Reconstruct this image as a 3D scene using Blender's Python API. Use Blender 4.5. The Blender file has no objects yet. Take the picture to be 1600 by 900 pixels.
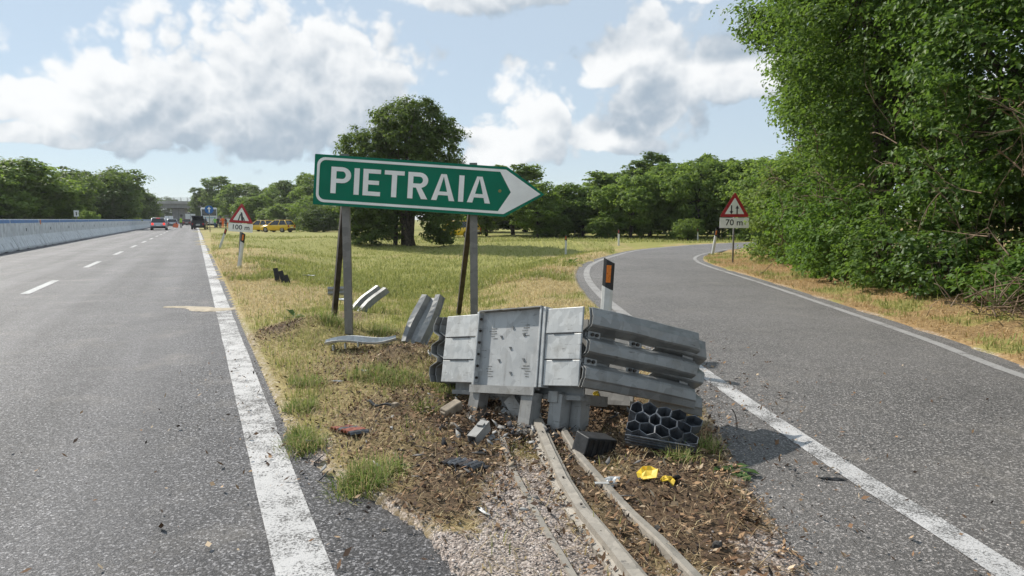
import bpy, bmesh, math, random
import numpy as np
from mathutils import Vector, Matrix, Euler

rnd = random.Random(7)
RNG = np.random.default_rng(11)
SC = bpy.context.scene
COL = SC.collection
R = math.radians

# ------------------------------------------------------------------ camera
F, HC = 1060.0, 1.35                       # focal length in photo pixels, eye height in metres
PITCH = math.atan(107 / F)
cam = bpy.data.cameras.new('camera')
cam.sensor_width = 36.0
cam.lens = F / 1600 * 36.0
cam.clip_start, cam.clip_end = 0.05, 6000
cam_ob = bpy.data.objects.new('camera', cam)
COL.objects.link(cam_ob)
cam_ob.location = (0, 0, HC)
cam_ob.rotation_euler = (math.pi / 2 - PITCH, 0, 0)
SC.camera = cam_ob

# ------------------------------------------------------------------ sun, sky, exposure
SUN_EL = R(38)
SUN_AZ = math.atan2(-0.77, 0.64)         # from +Y, positive to the right
sun_dir = Vector((math.sin(SUN_AZ) * math.cos(SUN_EL), math.cos(SUN_AZ) * math.cos(SUN_EL), math.sin(SUN_EL)))
sl = bpy.data.lights.new('sun', 'SUN')
sl.energy, sl.angle, sl.color = 3.7, R(0.6), (1.0, 0.95, 0.87)
so = bpy.data.objects.new('sun', sl)
COL.objects.link(so)
so.rotation_euler = sun_dir.to_track_quat('Z', 'Y').to_euler()
so.location = sun_dir * 60
SC.view_settings.view_transform = 'Standard'
SC.view_settings.look = 'None'
SC.view_settings.exposure = 0.58
SC.view_settings.gamma = 1.0


def px_dir(u, v):
    a, b = (u - 800) / F, (450 - v) / F
    cp, sp = math.cos(PITCH), math.sin(PITCH)
    return a, cp + b * sp, -sp + b * cp


def px_azel(u, v):
    x, y, z = px_dir(u, v)
    return math.atan2(x, y), math.atan2(z, math.hypot(x, y))


world = bpy.data.worlds.new('World')
SC.world = world
world.use_nodes = True
WT = world.node_tree
WT.nodes.clear()


class NT:
    """short node-tree writer"""
    def __init__(s, tree):
        s.t = tree

    def n(s, typ, **kw):
        nd = s.t.nodes.new(typ)
        for k, v in kw.items():
            if k.startswith('i_'):
                k = k[2:]
                key = int(k) if k.isdigit() else k.replace('_', ' ')
                s.set(nd.inputs[key], v)
            else:
                setattr(nd, k, v)
        return nd

    def set(s, sock, v):
        if isinstance(v, bpy.types.NodeSocket):
            s.t.links.new(v, sock)
        elif isinstance(v, bpy.types.Node):
            s.t.links.new(v.outputs[0], sock)
        else:
            sock.default_value = v

    def m(s, op, a, b=None, c=None, clamp=False):
        nd = s.t.nodes.new('ShaderNodeMath')
        nd.operation = op
        nd.use_clamp = clamp
        for i, x in enumerate((a, b, c)):
            if x is not None:
                s.set(nd.inputs[i], x)
        return nd.outputs[0]

    def vm(s, op, a, b=None, c=None):
        nd = s.t.nodes.new('ShaderNodeVectorMath')
        nd.operation = op
        for i, x in enumerate((a, b, c)):
            if x is not None:
                s.set(nd.inputs[i], x)
        return nd.outputs['Value'] if op in ('LENGTH', 'DOT_PRODUCT') else nd.outputs[0]

    def mix(s, fac, a, b, blend='MIX'):
        nd = s.t.nodes.new('ShaderNodeMix')
        nd.data_type = 'RGBA'
        nd.blend_type = blend
        s.set(nd.inputs[0], fac)
        s.set(nd.inputs[6], a if not isinstance(a, tuple) or len(a) == 4 else (*a, 1))
        s.set(nd.inputs[7], b if not isinstance(b, tuple) or len(b) == 4 else (*b, 1))
        return nd.outputs[2]

    def ramp(s, fac, stops):
        nd = s.t.nodes.new('ShaderNodeValToRGB')
        e = nd.color_ramp.elements
        while len(e) > 1:
            e.remove(e[-1])
        for i, (p, c) in enumerate(stops):
            el = e[0] if i == 0 else e.new(p)
            el.position = p
            el.color = (c, c, c, 1) if not isinstance(c, tuple) else (*c[:3], 1)
        s.set(nd.inputs[0], fac)
        return nd.outputs[0]

    def mr(s, v, a, b, c=0.0, d=1.0, smooth=True):
        nd = s.t.nodes.new('ShaderNodeMapRange')
        nd.interpolation_type = 'SMOOTHSTEP' if smooth else 'LINEAR'
        for i, x in enumerate((v, a, b, c, d)):
            s.set(nd.inputs[i], x)
        return nd.outputs[0]

    def noise(s, vec, scale, detail=4, rough=0.55, dist=0.0, dims='3D'):
        nd = s.t.nodes.new('ShaderNodeTexNoise')
        nd.noise_dimensions = dims
        if vec is not None:
            s.set(nd.inputs['Vector'], vec)
        nd.inputs['Scale'].default_value = scale
        nd.inputs['Detail'].default_value = detail
        nd.inputs['Roughness'].default_value = rough
        nd.inputs['Distortion'].default_value = dist
        return nd.outputs[0]


# clouds: (u, v, half width, half height) measured on the sky of the photograph, turned into sky angles
CLOUDS = [(60, 182, 150, 66), (150, 185, 60, 110), (238, 188, 80, 168), (300, 192, 330, 62), (370, 185, 90, 130), (440, 188, 150, 190), (560, 180, 130, 150),
          (790, -18, 210, 90), (1120, -10, 90, 60), (950, 118, 66, 62), (1005, 100, 50, 84), (835, 235, 62, 118), (775, 250, 60, 60),
          (1010, 190, 80, 80), (1130, 130, 120, 84), (950, 226, 110, 44), (50, 216, 100, 26), (210, 226, 60, 16),
          (-330, 150, 260, 90), (1900, 120, 260, 110)]


def cloud_shape_group():
    """large outline of the clouds and the warp that breaks it up"""
    g = bpy.data.node_groups.new('cloud_outline', 'ShaderNodeTree')
    g.interface.new_socket('dir', in_out='INPUT', socket_type='NodeSocketVector')
    g.interface.new_socket('warp', in_out='INPUT', socket_type='NodeSocketVector')
    g.interface.new_socket('raw', in_out='OUTPUT', socket_type='NodeSocketFloat')
    t = NT(g)
    gi = g.nodes.new('NodeGroupInput')
    go = g.nodes.new('NodeGroupOutput')
    sx = g.nodes.new('ShaderNodeSeparateXYZ')
    g.links.new(gi.outputs[0], sx.inputs[0])
    cv = g.nodes.new('ShaderNodeCombineXYZ')
    g.links.new(t.m('ARCTAN2', sx.outputs[0], sx.outputs[1]), cv.inputs[0])
    g.links.new(t.m('ARCSINE', sx.outputs[2]), cv.inputs[1])
    p = t.vm('MULTIPLY_ADD', gi.outputs[1], (0.09, 0.055, 0), cv.outputs[0])
    rmin = None
    for (u, v, a, b) in CLOUDS:
        az0, el0 = px_azel(u, v)
        az0, el0 = az0 + 0.045, el0 + 0.0275          # mean of the warp
        ka, kb = F / a * 0.95, F / b * 0.95
        q = t.vm('MULTIPLY_ADD', p, (ka, kb, 0), (-az0 * ka, -el0 * kb, 0))
        ln = t.vm('LENGTH', t.vm('MAXIMUM', q, t.vm('MULTIPLY', q, (-1.0, -3.2, 0))))     # flat base, heaped top
        rmin = ln if rmin is None else t.m('MINIMUM', rmin, ln)
    g.links.new(t.m('MAXIMUM', t.m('SUBTRACT', 1.0, rmin), -1.6), go.inputs[0])
    return g


def build_world():
    t = NT(WT)
    tc = t.n('ShaderNodeTexCoord')
    d = tc.outputs['Generated']
    sky = t.n('ShaderNodeTexSky', sky_type='NISHITA', sun_disc=False, sun_elevation=SUN_EL, sun_rotation=SUN_AZ,
              air_density=1.0, dust_density=0.0, ozone_density=2.0, altitude=100)
    g = cloud_shape_group()
    wn = t.n('ShaderNodeTexNoise', i_Vector=d, i_Scale=8.0, i_Detail=2.0)
    toward = Vector((-0.35, 0.05, 0.93)).normalized()
    far = t.mr(t.noise(t.vm('MULTIPLY', d, (1.0, 1.0, 2.2)), 3.1, 2, 0.5), 0.56, 0.82, -1.3, 0.6, False)

    def outline(vec):
        nd = WT.nodes.new('ShaderNodeGroup')
        nd.node_tree = g
        t.set(nd.inputs[0], vec)
        t.set(nd.inputs[1], wn.outputs['Color'])
        return t.m('MINIMUM', t.m('MAXIMUM', nd.outputs[0], far), 0.70)

    def puff(vec, det):
        f = t.noise(t.vm('MULTIPLY', vec, (1.0, 1.0, 1.2)), 11, det, 0.52)
        b = t.m('ABSOLUTE', t.m('SUBTRACT', t.noise(vec, 21, 3, 0.48), 0.5))
        return t.m('ADD', t.m('MULTIPLY', t.m('SUBTRACT', f, 0.5), 1.55), t.m('MULTIPLY', t.m('SUBTRACT', b, 0.08), 2.0))
    d1 = t.vm('ADD', d, tuple(toward * 0.014))
    d2 = t.vm('ADD', d, tuple(toward * 0.075))
    o0 = outline(d)
    p0 = puff(d, 7)
    r0 = t.m('ADD', o0, p0)
    e1 = t.m('SUBTRACT', p0, puff(d1, 5))
    e2 = t.m('SUBTRACT', t.m('ADD', o0, t.m('MULTIPLY', p0, 0.35)), outline(d2))
    alpha = t.mr(r0, -0.06, 0.28)
    lit = t.m('ADD', t.m('MULTIPLY', e1, 0.72), t.m('MULTIPLY', e2, 0.85))
    thick = t.mr(r0, 0.0, 1.1, -0.10, 0.46)
    lit = t.mr(t.m('SUBTRACT', t.m('ADD', lit, 0.46), thick), 0.0, 1.0)
    cc = t.mix(lit, CL_SHADE, CL_LIT)
    veil = t.mix(0.82, sky.outputs[0], VEIL)              # thin even high haze over the whole sky
    col = t.mix(t.m('MULTIPLY', alpha, 0.93), veil, cc)
    bg = t.n('ShaderNodeBackground')
    t.set(bg.inputs[0], col)
    bg.inputs[1].default_value = 0.11
    out = t.n('ShaderNodeOutputWorld')
    WT.links.new(bg.outputs[0], out.inputs[0])


CL_SHADE, CL_LIT, VEIL = (2.45, 2.95, 3.5), (6.1, 6.15, 6.15), (3.45, 4.05, 4.6)
build_world()
SC.cycles.max_bounces = 6
SC.cycles.diffuse_bounces = 3
SC.cycles.glossy_bounces = 2
SC.cycles.transmission_bounces = 4
SC.cycles.caustics_reflective = False
SC.cycles.caustics_refractive = False
world.cycles.sampling_method = 'MANUAL'
world.cycles.sample_map_resolution = 512

# ------------------------------------------------------------------ numpy noise
_perm = np.random.default_rng(3).random(65536)


def vnoise(x, y, seed=0):
    x = np.asarray(x, float)
    y = np.asarray(y, float)
    xi, yi = np.floor(x).astype(np.int64), np.floor(y).astype(np.int64)
    fx, fy = x - xi, y - yi
    fx = fx * fx * (3 - 2 * fx)
    fy = fy * fy * (3 - 2 * fy)

    def h(a, b):
        return _perm[((a * 73856093) ^ (b * 19349663) ^ (seed * 83492791)) & 65535]
    return (h(xi, yi) * (1 - fx) + h(xi + 1, yi) * fx) * (1 - fy) + (h(xi, yi + 1) * (1 - fx) + h(xi + 1, yi + 1) * fx) * fy


def fbm(x, y, oct=4, seed=0, gain=0.5):
    s, a, tot = 0, 1.0, 0
    for i in range(oct):
        s = s + a * vnoise(x * 2 ** i + 17.3 * i, y * 2 ** i - 9.1 * i, seed + i)
        tot += a
        a *= gain
    return s / tot


def sstep(a, b, x):
    t = np.clip((x - a) / (b - a), 0, 1)
    return t * t * (3 - 2 * t)


# ------------------------------------------------------------------ road plan (metres; camera stands above the origin)
RD = np.array((-0.4214, 0.9069))           # direction of the main road
RN = np.array((0.9069, 0.4214))            # to its right
S_LINE, S_DASH, S_BAR = 0.30, -2.87, -7.05
RL = np.array([(2.06, -3.0), (2.0, 0.0), (1.90, 2.46), (1.80, 3.6), (1.69, 5.84), (1.62, 9.0), (1.60, 12.0), (1.70, 14.8), (1.95, 17.5),
               (2.45, 20.5), (3.5, 24.2), (5.6, 29.8), (8.4, 34.2), (11.2, 37.6), (15.5, 41.0), (21.0, 43.6), (28, 45.5), (40, 47)])
RR = np.array([(4.2, -3.0), (4.25, 0.0), (4.3, 3.0), (4.39, 5.72), (4.64, 7.5), (4.92, 10.3), (5.25, 14.0), (5.46, 17.0), (5.66, 19.6),
               (5.95, 21.8), (6.55, 24.2), (7.75, 27.1), (9.9, 31.0), (12.2, 34.0), (15.6, 36.9), (21.4, 39.5), (28, 41.2), (40, 42.7)])


def catmull(P, n):
    P = np.asarray(P, float)
    out = []
    Q = np.vstack([2 * P[0] - P[1], P, 2 * P[-1] - P[-2]])
    for i in range(1, len(Q) - 2):
        for k in range(n):
            t = k / n
            p0, p1, p2, p3 = Q[i - 1:i + 3]
            out.append(0.5 * ((2 * p1) + (-p0 + p2) * t + (2 * p0 - 5 * p1 + 4 * p2 - p3) * t * t + (-p0 + 3 * p1 - 3 * p2 + p3) * t ** 3))
    out.append(P[-1])
    return np.array(out)


RLs, RRs = catmull(RL, 6), catmull(RR, 6)


def side_off(P, d):
    T = np.gradient(P, axis=0)
    T /= np.linalg.norm(T, axis=1)[:, None]
    return P + np.stack([T[:, 1], -T[:, 0]], 1) * np.reshape(d, (-1, 1))     # d>0: to the right of travel


RLa, RRa = side_off(RLs, -0.30 - 0.50 * np.clip((5.2 - RLs[:, 1]) / 2.6, 0, 1)), side_off(RRs, 0.28)    # asphalt edges
RAMP = np.vstack([RLa, RRa[::-1]])


def poly_sd(px, py, poly):
    """signed distance to a polygon, negative inside"""
    d = np.full(px.shape, 1e9)
    ins = np.zeros(px.shape, bool)
    n = len(poly)
    for i in range(n):
        ax, ay = poly[i]
        bx, by = poly[(i + 1) % n]
        ex, ey = bx - ax, by - ay
        t = np.clip(((px - ax) * ex + (py - ay) * ey) / (ex * ex + ey * ey + 1e-12), 0, 1)
        d = np.minimum(d, np.hypot(px - ax - t * ex, py - ay - t * ey))
        c = (ay > py) != (by > py)
        with np.errstate(divide='ignore', invalid='ignore'):
            xx = ex * (py - ay) / (by - ay if by != ay else 1e-9) + ax
        ins ^= c & (px < xx)
    return np.where(ins, -d, d)


MAIN_R, MAIN_L = S_LINE + 0.22, S_BAR - 11.5


def main_r(t):
    return MAIN_R + 0.36 * np.clip((4.0 - t) / 1.3, 0, 1)


def terrain(x, y, with_d=False):
    x = np.atleast_1d(np.asarray(x, float))
    y = np.atleast_1d(np.asarray(y, float))
    s = x * RN[0] + y * RN[1]
    dm = np.maximum(s - main_r(x * RD[0] + y * RD[1]), MAIN_L - s)
    dr = poly_sd(x, y, RAMP)
    d = np.minimum(dm, dr)
    near = np.hypot(x, y)
    rag = (fbm(x * 5, y * 5, 4, 5) - 0.5) * 0.42 * np.clip(near / 10, 0.8, 2) + (fbm(x * 0.9, y * 0.9, 2, 9) - 0.5) * 0.3
    k = sstep(-0.16, 0.20, d + rag)
    k = np.maximum(k, sstep(-0.09, -0.02, d))
    h = -0.07 + 0.095 * k
    # the island between the roads sinks to a shallow swale, then climbs to the field
    island = (s > MAIN_R) & (dr > 0)
    dip = sstep(0.7, 5.0, dm) * sstep(0.5, 4.0, dr) * sstep(6.0, 13, y) * (1 - 0.55 * sstep(30, 50, y))
    left_of_ramp = (dr > 0) & (x < 30) & (x * 0 + 1 > 0)
    right_side = (x > np.interp(y, RRa[:, 1], RRa[:, 0]) - 0.1)
    h = h - np.where(right_side, 0.0, 0.55 * dip)
    h = h + np.where(right_side, 0.22 * sstep(0.6, 2.5, dr), 0)
    # small relief
    amp = sstep(0.05, 0.8, d)
    h = h + amp * ((fbm(x * 0.6, y * 0.6, 3, 21) - 0.5) * 0.16 + (fbm(x * 3, y * 3, 3, 31) - 0.5) * 0.07 + (fbm(x * 12, y * 12, 2, 41) - 0.5) * 0.03)
    for (mx, my, mr, mh) in MOUNDS:
        h = h + mh * np.exp(-((x - mx) ** 2 + (y - my) ** 2) / (mr * mr)) * (0.6 + 0.8 * fbm(x * 7, y * 7, 3, 51)) * sstep(-0.1, 0.25, d)
    if with_d:
        return h, d, dm, dr, right_side
    return h


MOUNDS = [(-0.95, 6.15, 0.42, 0.15), (-2.35, 7.9, 0.5, 0.14), (-0.15, 4.62, 0.42, -0.11), (0.35, 4.3, 0.40, -0.08), (-0.35, 3.2, 0.4, 0.03), (0.8, 3.4, 0.6, 0.03),
          (1.0, 4.9, 0.5, 0.03), (-9.0, 29.0, 2.2, 0.35), (-13, 44, 5, 0.4), (3, 42, 5, 0.3)]


def tz(x, y):
    return float(terrain(x, y)[0])


def G(u, v, z=0.0):
    """ground point (flat level z) seen at a photo position: used to survey the site"""
    a, b, c = px_dir(u, v)
    t = (z - HC) / c
    return a * t, b * t


def GT(u, v):
    x, y = G(u, v)
    for _ in range(12):
        x, y = G(u, v, tz(x, y))
    return Vector((x, y, tz(x, y)))


def AT(u, v, Y):
    a, b, c = px_dir(u, v)
    t = Y / b
    return Vector((a * t, Y, HC + c * t))


# ------------------------------------------------------------------ materials
MATS = {}


def new_mat(name):
    m = bpy.data.materials.new(name)
    m.use_nodes = True
    m.node_tree.nodes.clear()
    t = NT(m.node_tree)
    out = t.n('ShaderNodeOutputMaterial')
    MATS[name] = m
    return m, t, out


def pbr(name, col, rough=0.6, metal=0.0, var=0.12, scale=9.0, bump=0.0, bscale=40, spec=0.5, dirt=None, dirt_amt=0.35, coords='Object', coat=0.0):
    m, t, out = new_mat(name)
    tc = t.n('ShaderNodeTexCoord')
    co = tc.outputs[coords]
    n1 = t.noise(co, scale, 5, 0.6)
    dark = tuple(c * (1 - var * 2) for c in col)
    lite = tuple(min(1, c * (1 + var)) for c in col)
    c = t.mix(t.mr(n1, 0.3, 0.7), dark, lite)
    if dirt:
        n2 = t.noise(co, scale * 0.37 + 1.3, 6, 0.65)
        c = t.mix(t.m('MULTIPLY', t.mr(n2, 0.48, 0.72), dirt_amt), c, dirt)
    b = t.n('ShaderNodeBsdfPrincipled')
    t.set(b.inputs['Base Color'], c)
    b.inputs['Metallic'].default_value = metal
    t.set(b.inputs['Roughness'], t.mr(n1, 0.2, 0.8, max(0.02, rough - 0.08), min(1, rough + 0.1)))
    b.inputs['Specular IOR Level'].default_value = spec
    if coat:
        b.inputs['Coat Weight'].default_value = coat
        b.inputs['Coat Roughness'].default_value = 0.06
    if bump:
        bp = t.n('ShaderNodeBump')
        bp.inputs['Distance'].default_value = bump
        bp.inputs['Strength'].default_value = 0.7
        t.set(bp.inputs['Height'], t.noise(co, bscale, 4, 0.6))
        t.set(b.inputs['Normal'], bp.outputs[0])
    t.t.links.new(b.outputs[0], out.inputs[0])
    return m


def asphalt(name, dark, lite, scale=1.0, rutted=False):
    m, t, out = new_mat(name)
    tc = t.n('ShaderNodeTexCoord')
    co = tc.outputs['Object']
    vo = t.n('ShaderNodeTexVoronoi')
    t.set(vo.inputs['Vector'], co)
    vo.inputs['Scale'].default_value = 92 * scale
    vo2 = t.n('ShaderNodeTexVoronoi')
    t.set(vo2.inputs['Vector'], co)
    vo2.inputs['Scale'].default_value = 55 * scale
    sep = t.n('ShaderNodeSeparateColor')
    t.set(sep.inputs[0], vo.outputs['Color'])
    sep2 = t.n('ShaderNodeSeparateColor')
    t.set(sep2.inputs[0], vo2.outputs['Color'])
    stone = t.m('ADD', t.m('MULTIPLY', sep.outputs[0], 0.6), t.m('MULTIPLY', sep2.outputs[0], 0.4))
    pit = t.mr(t.noise(co, 62 * scale, 4, 0.75), 0.44, 0.56)
    f = t.m('MULTIPLY', t.mr(stone, 0.22, 0.88), pit)
    c = t.mix(f, dark, lite)
    big = t.noise(co, 0.35, 5, 0.6)
    c = t.mix(t.mr(big, 0.35, 0.7, 0, 0.22), c, tuple(x * 0.75 for x in lite))
    if rutted:
        # wheel-polished bands running with the traffic
        cv = t.n('ShaderNodeCombineXYZ')
        t.set(cv.inputs[0], t.m('MULTIPLY', t.vm('DOT_PRODUCT', co, (RN[0], RN[1], 0)), 1.3))
        t.set(cv.inputs[1], t.m('MULTIPLY', t.vm('DOT_PRODUCT', co, (RD[0], RD[1], 0)), 0.045))
        c = t.mix(t.mr(t.noise(cv.outputs[0], 1.6, 4, 0.55), 0.42, 0.68, 0, 0.35), c, dark)
        sv = t.vm('DOT_PRODUCT', co, (RN[0], RN[1], 0))
        wob = t.m('MULTIPLY', t.m('SUBTRACT', t.noise(co, 0.25, 2, 0.5), 0.5), 0.5)
        for s0 in (S_LINE - 0.85, S_LINE - 2.35, S_DASH - 0.85, S_DASH - 2.4):
            band = t.m('ABSOLUTE', t.m('SUBTRACT', t.m('ADD', sv, wob), s0))
            c = t.mix(t.mr(band, 0.45, 0.12, 0, 0.22), c, t.mix(0.5, c, lite))
    st = t.noise(co, 0.9, 6, 0.68)
    c = t.mix(t.mr(st, 0.50, 0.66, 0, 0.45), c, t.mix(0.5, c, dark))
    patch = t.noise(co, 1.3, 7, 0.68)
    c = t.mix(t.mr(patch, 0.50, 0.72, 0, 0.34), c, (0.30, 0.27, 0.235))
    b = t.n('ShaderNodeBsdfPrincipled')
    t.set(b.inputs['Base Color'], c)
    b.inputs['Roughness'].default_value = 0.66
    b.inputs['Specular IOR Level'].default_value = 0.5
    bp = t.n('ShaderNodeBump')
    bp.inputs['Distance'].default_value = 0.006
    bp.inputs['Strength'].default_value = 0.8
    hgt = t.m('ADD', t.m('MULTIPLY', t.m('SUBTRACT', 1.0, vo.outputs['Distance']), 0.5), t.m('MULTIPLY', pit, 0.9))
    t.set(bp.inputs['Height'], hgt)
    t.set(b.inputs['Normal'], bp.outputs[0])
    t.t.links.new(b.outputs[0], out.inputs[0])
    return m


def paint_mat(name, col, under, wear=0.5):
    """road paint: worn, with the stone of the asphalt showing through"""
    m, t, out = new_mat(name)
    tc = t.n('ShaderNodeTexCoord')
    co = tc.outputs['Object']
    n1 = t.noise(co, 85, 5, 0.80)
    n2 = t.noise(co, 6, 5, 0.65)
    n4 = t.noise(co, 1.1, 4, 0.6)
    w = t.m('ADD', t.m('ADD', n1, t.m('MULTIPLY', t.m('SUBTRACT', n2, 0.5), 0.50)), t.m('MULTIPLY', t.m('SUBTRACT', n4, 0.5), 0.45))
    f = t.mr(w, wear - 0.10, wear + 0.02)
    c = t.mix(t.mr(t.noise(co, 2.2, 5, 0.6), 0.3, 0.75), col, tuple(x * 0.82 for x in col))
    c = t.mix(f, under, c)
    b = t.n('ShaderNodeBsdfPrincipled')
    t.set(b.inputs['Base Color'], c)
    b.inputs['Roughness'].default_value = 0.75
    bp = t.n('ShaderNodeBump')
    bp.inputs['Distance'].default_value = 0.006
    bp.inputs['Strength'].default_value = 0.8
    t.set(bp.inputs['Height'], n1)
    t.set(b.inputs['Normal'], bp.outputs[0])
    t.t.links.new(b.outputs[0], out.inputs[0])
    return m


def leaf_mat(name, c1, c2, c3=None, trans=0.35, rough=0.6, spec=0.22):
    m, t, out = new_mat(name)
    ge = t.n('ShaderNodeNewGeometry')
    r = ge.outputs['Random Per Island']
    c = t.mix(r, c1, c2)
    if c3:
        c = t.mix(t.mr(t.m('FRACT', t.m('MULTIPLY', r, 7.31)), 0.86, 0.97), c, c3)
    oi = t.n('ShaderNodeObjectInfo')
    c = t.mix(t.m('MULTIPLY', oi.outputs['Random'], 0.35), c, tuple(x * 0.7 for x in c1))
    b = t.n('ShaderNodeBsdfPrincipled')
    t.set(b.inputs['Base Color'], c)
    b.inputs['Roughness'].default_value = rough
    b.inputs['Specular IOR Level'].default_value = spec
    tr = t.n('ShaderNodeBsdfTranslucent')
    t.set(tr.inputs[0], t.mix(0.5, c, tuple(min(1, x * k) for x, k in zip(c2, (1.6, 1.7, 0.7)))))
    mx = t.n('ShaderNodeMixShader')
    mx.inputs[0].default_value = trans
    t.t.links.new(b.outputs[0], mx.inputs[1])
    t.t.links.new(tr.outputs[0], mx.inputs[2])
    t.t.links.new(mx.outputs[0], out.inputs[0])
    return m


def attr_mat(name, trans=0.0, rough=0.8):
    """colour from the 'col' attribute (grass blades, litter, chippings)"""
    m, t, out = new_mat(name)
    at = t.n('ShaderNodeAttribute', attribute_name='col')
    b = t.n('ShaderNodeBsdfPrincipled')
    t.set(b.inputs['Base Color'], at.outputs[0])
    b.inputs['Roughness'].default_value = rough
    b.inputs['Specular IOR Level'].default_value = 0.3
    if trans:
        tr = t.n('ShaderNodeBsdfTranslucent')
        t.set(tr.inputs[0], at.outputs[0])
        mx = t.n('ShaderNodeMixShader')
        mx.inputs[0].default_value = trans
        t.t.links.new(b.outputs[0], mx.inputs[1])
        t.t.links.new(tr.outputs[0], mx.inputs[2])
        t.t.links.new(mx.outputs[0], out.inputs[0])
    else:
        t.t.links.new(b.outputs[0], out.inputs[0])
    return m


def ground_mat():
    m, t, out = new_mat('verge_soil')
    tc = t.n('ShaderNodeTexCoord')
    co = tc.outputs['Object']
    at = t.n('ShaderNodeAttribute', attribute_name='col')
    ga = t.n('ShaderNodeAttribute', attribute_name='gravel')
    n1 = t.noise(co, 26, 6, 0.72)
    n2 = t.noise(co, 3.2, 5, 0.6)
    n3 = t.noise(co, 0.5, 4, 0.6)
    c = t.mix(t.mr(n1, 0.3, 0.72), t.mix(1.0, at.outputs[0], (0.55, 0.50, 0.45), 'MULTIPLY'), t.mix(1.0, at.outputs[0], (1.3, 1.28, 1.2), 'MULTIPLY'))
    c = t.mix(t.mr(n2, 0.45, 0.75, 0, 0.12), c, (0.30, 0.23, 0.14))
    c = t.mix(t.m('MULTIPLY', t.mr(n3, 0.5, 0.7, 0, 0.10), t.m('SUBTRACT', 1.0, ga.outputs['Fac'])), c, (0.16, 0.17, 0.06))
    vo = t.n('ShaderNodeTexVoronoi')
    t.set(vo.inputs['Vector'], co)
    vo.inputs['Scale'].default_value = 85
    se = t.n('ShaderNodeSeparateColor')
    t.set(se.inputs[0], vo.outputs['Color'])
    gc = t.ramp(se.outputs[0], [(0, (0.12, 0.10, 0.09)), (0.3, (0.34, 0.28, 0.24)), (0.6, (0.48, 0.40, 0.35)), (1, (0.66, 0.58, 0.52))])
    gc = t.mix(t.mr(n1, 0.40, 0.60, 0.0, 0.75), t.mix(0.5, gc, (0.10, 0.085, 0.07)), gc)
    gm = t.mr(t.m('ADD', ga.outputs['Fac'], t.m('MULTIPLY', t.m('SUBTRACT', n1, 0.5), 0.8)), 0.35, 0.65)
    c = t.mix(gm, c, gc)
    b = t.n('ShaderNodeBsdfPrincipled')
    t.set(b.inputs['Base Color'], c)
    b.inputs['Roughness'].default_value = 0.92
    b.inputs['Specular IOR Level'].default_value = 0.2
    bp = t.n('ShaderNodeBump')
    bp.inputs['Distance'].default_value = 0.02
    bp.inputs['Strength'].default_value = 0.7
    t.set(bp.inputs['Height'], t.m('ADD', n1, t.m('MULTIPLY', t.m('MULTIPLY', vo.outputs['Distance'], -0.6), gm)))
    t.set(b.inputs['Normal'], bp.outputs[0])
    t.t.links.new(b.outputs[0], out.inputs[0])
    return m


def galv(name, col=(0.42, 0.44, 0.46), rough=0.42, metal=0.75, dirt_amt=0.5, spangle=14):
    """galvanised steel: spangle patches, dull oxide, soil"""
    m, t, out = new_mat(name)
    tc = t.n('ShaderNodeTexCoord')
    co = tc.outputs['Object']
    vo = t.n('ShaderNodeTexVoronoi')
    t.set(vo.inputs['Vector'], t.vm('ADD', co, t.vm('MULTIPLY', t.n('ShaderNodeTexNoise', i_Vector=co, i_Scale=9.0).outputs['Color'], (0.05, 0.05, 0.05))))
    vo.inputs['Scale'].default_value = spangle
    se = t.n('ShaderNodeSeparateColor')
    t.set(se.inputs[0], vo.outputs['Color'])
    n1 = t.noise(co, 7, 6, 0.62)
    n2 = t.noise(co, 30, 4, 0.7)
    c = t.mix(t.m('ADD', t.m('MULTIPLY', se.outputs[0], 0.35), t.m('MULTIPLY', n1, 0.65)), tuple(x * 0.58 for x in col), tuple(min(1, x * 1.38) for x in col))
    c = t.mix(t.m('MULTIPLY', t.mr(n1, 0.52, 0.75), dirt_amt), c, (0.20, 0.185, 0.16))
    c = t.mix(t.m('MULTIPLY', t.mr(n2, 0.60, 0.75), 0.35), c, (0.16, 0.15, 0.14))
    st = t.noise(t.vm('MULTIPLY', co, (9.0, 9.0, 1.6)), 3.0, 5, 0.7)
    c = t.mix(t.mr(st, 0.54, 0.72, 0, 0.45), c, (0.17, 0.155, 0.135))
    sc = t.noise(t.vm('MULTIPLY', co, (2.0, 3.0, 30.0)), 4.0, 3, 0.6)
    c = t.mix(t.m('MULTIPLY', t.mr(sc, 0.64, 0.70), t.mr(n1, 0.45, 0.6)), c, (0.10, 0.09, 0.085))
    b = t.n('ShaderNodeBsdfPrincipled')
    t.set(b.inputs['Base Color'], c)
    b.inputs['Metallic'].default_value = metal
    t.set(b.inputs['Roughness'], t.mr(n1, 0.25, 0.75, rough - 0.06, rough + 0.22))
    bp = t.n('ShaderNodeBump')
    bp.inputs['Distance'].default_value = 0.003
    bp.inputs['Strength'].default_value = 0.35
    t.set(bp.inputs['Height'], t.noise(co, 5, 4, 0.5))
    t.set(b.inputs['Normal'], bp.outputs[0])
    t.t.links.new(b.outputs[0], out.inputs[0])
    return m


def glass_mat(name, col=(0.015, 0.02, 0.025)):
    m, t, out = new_mat(name)
    b = t.n('ShaderNodeBsdfPrincipled')
    b.inputs['Base Color'].default_value = (*col, 1)
    b.inputs['Roughness'].default_value = 0.06
    b.inputs['Specular IOR Level'].default_value = 0.8
    t.t.links.new(b.outputs[0], out.inputs[0])
    return m


def emit_mat(name, col, strength):
    m, t, out = new_mat(name)
    b = t.n('ShaderNodeBsdfPrincipled')
    b.inputs['Base Color'].default_value = (*col, 1)
    b.inputs['Emission Color'].default_value = (*col, 1)
    b.inputs['Emission Strength'].default_value = strength
    t.t.links.new(b.outputs[0], out.inputs[0])
    return m


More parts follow.
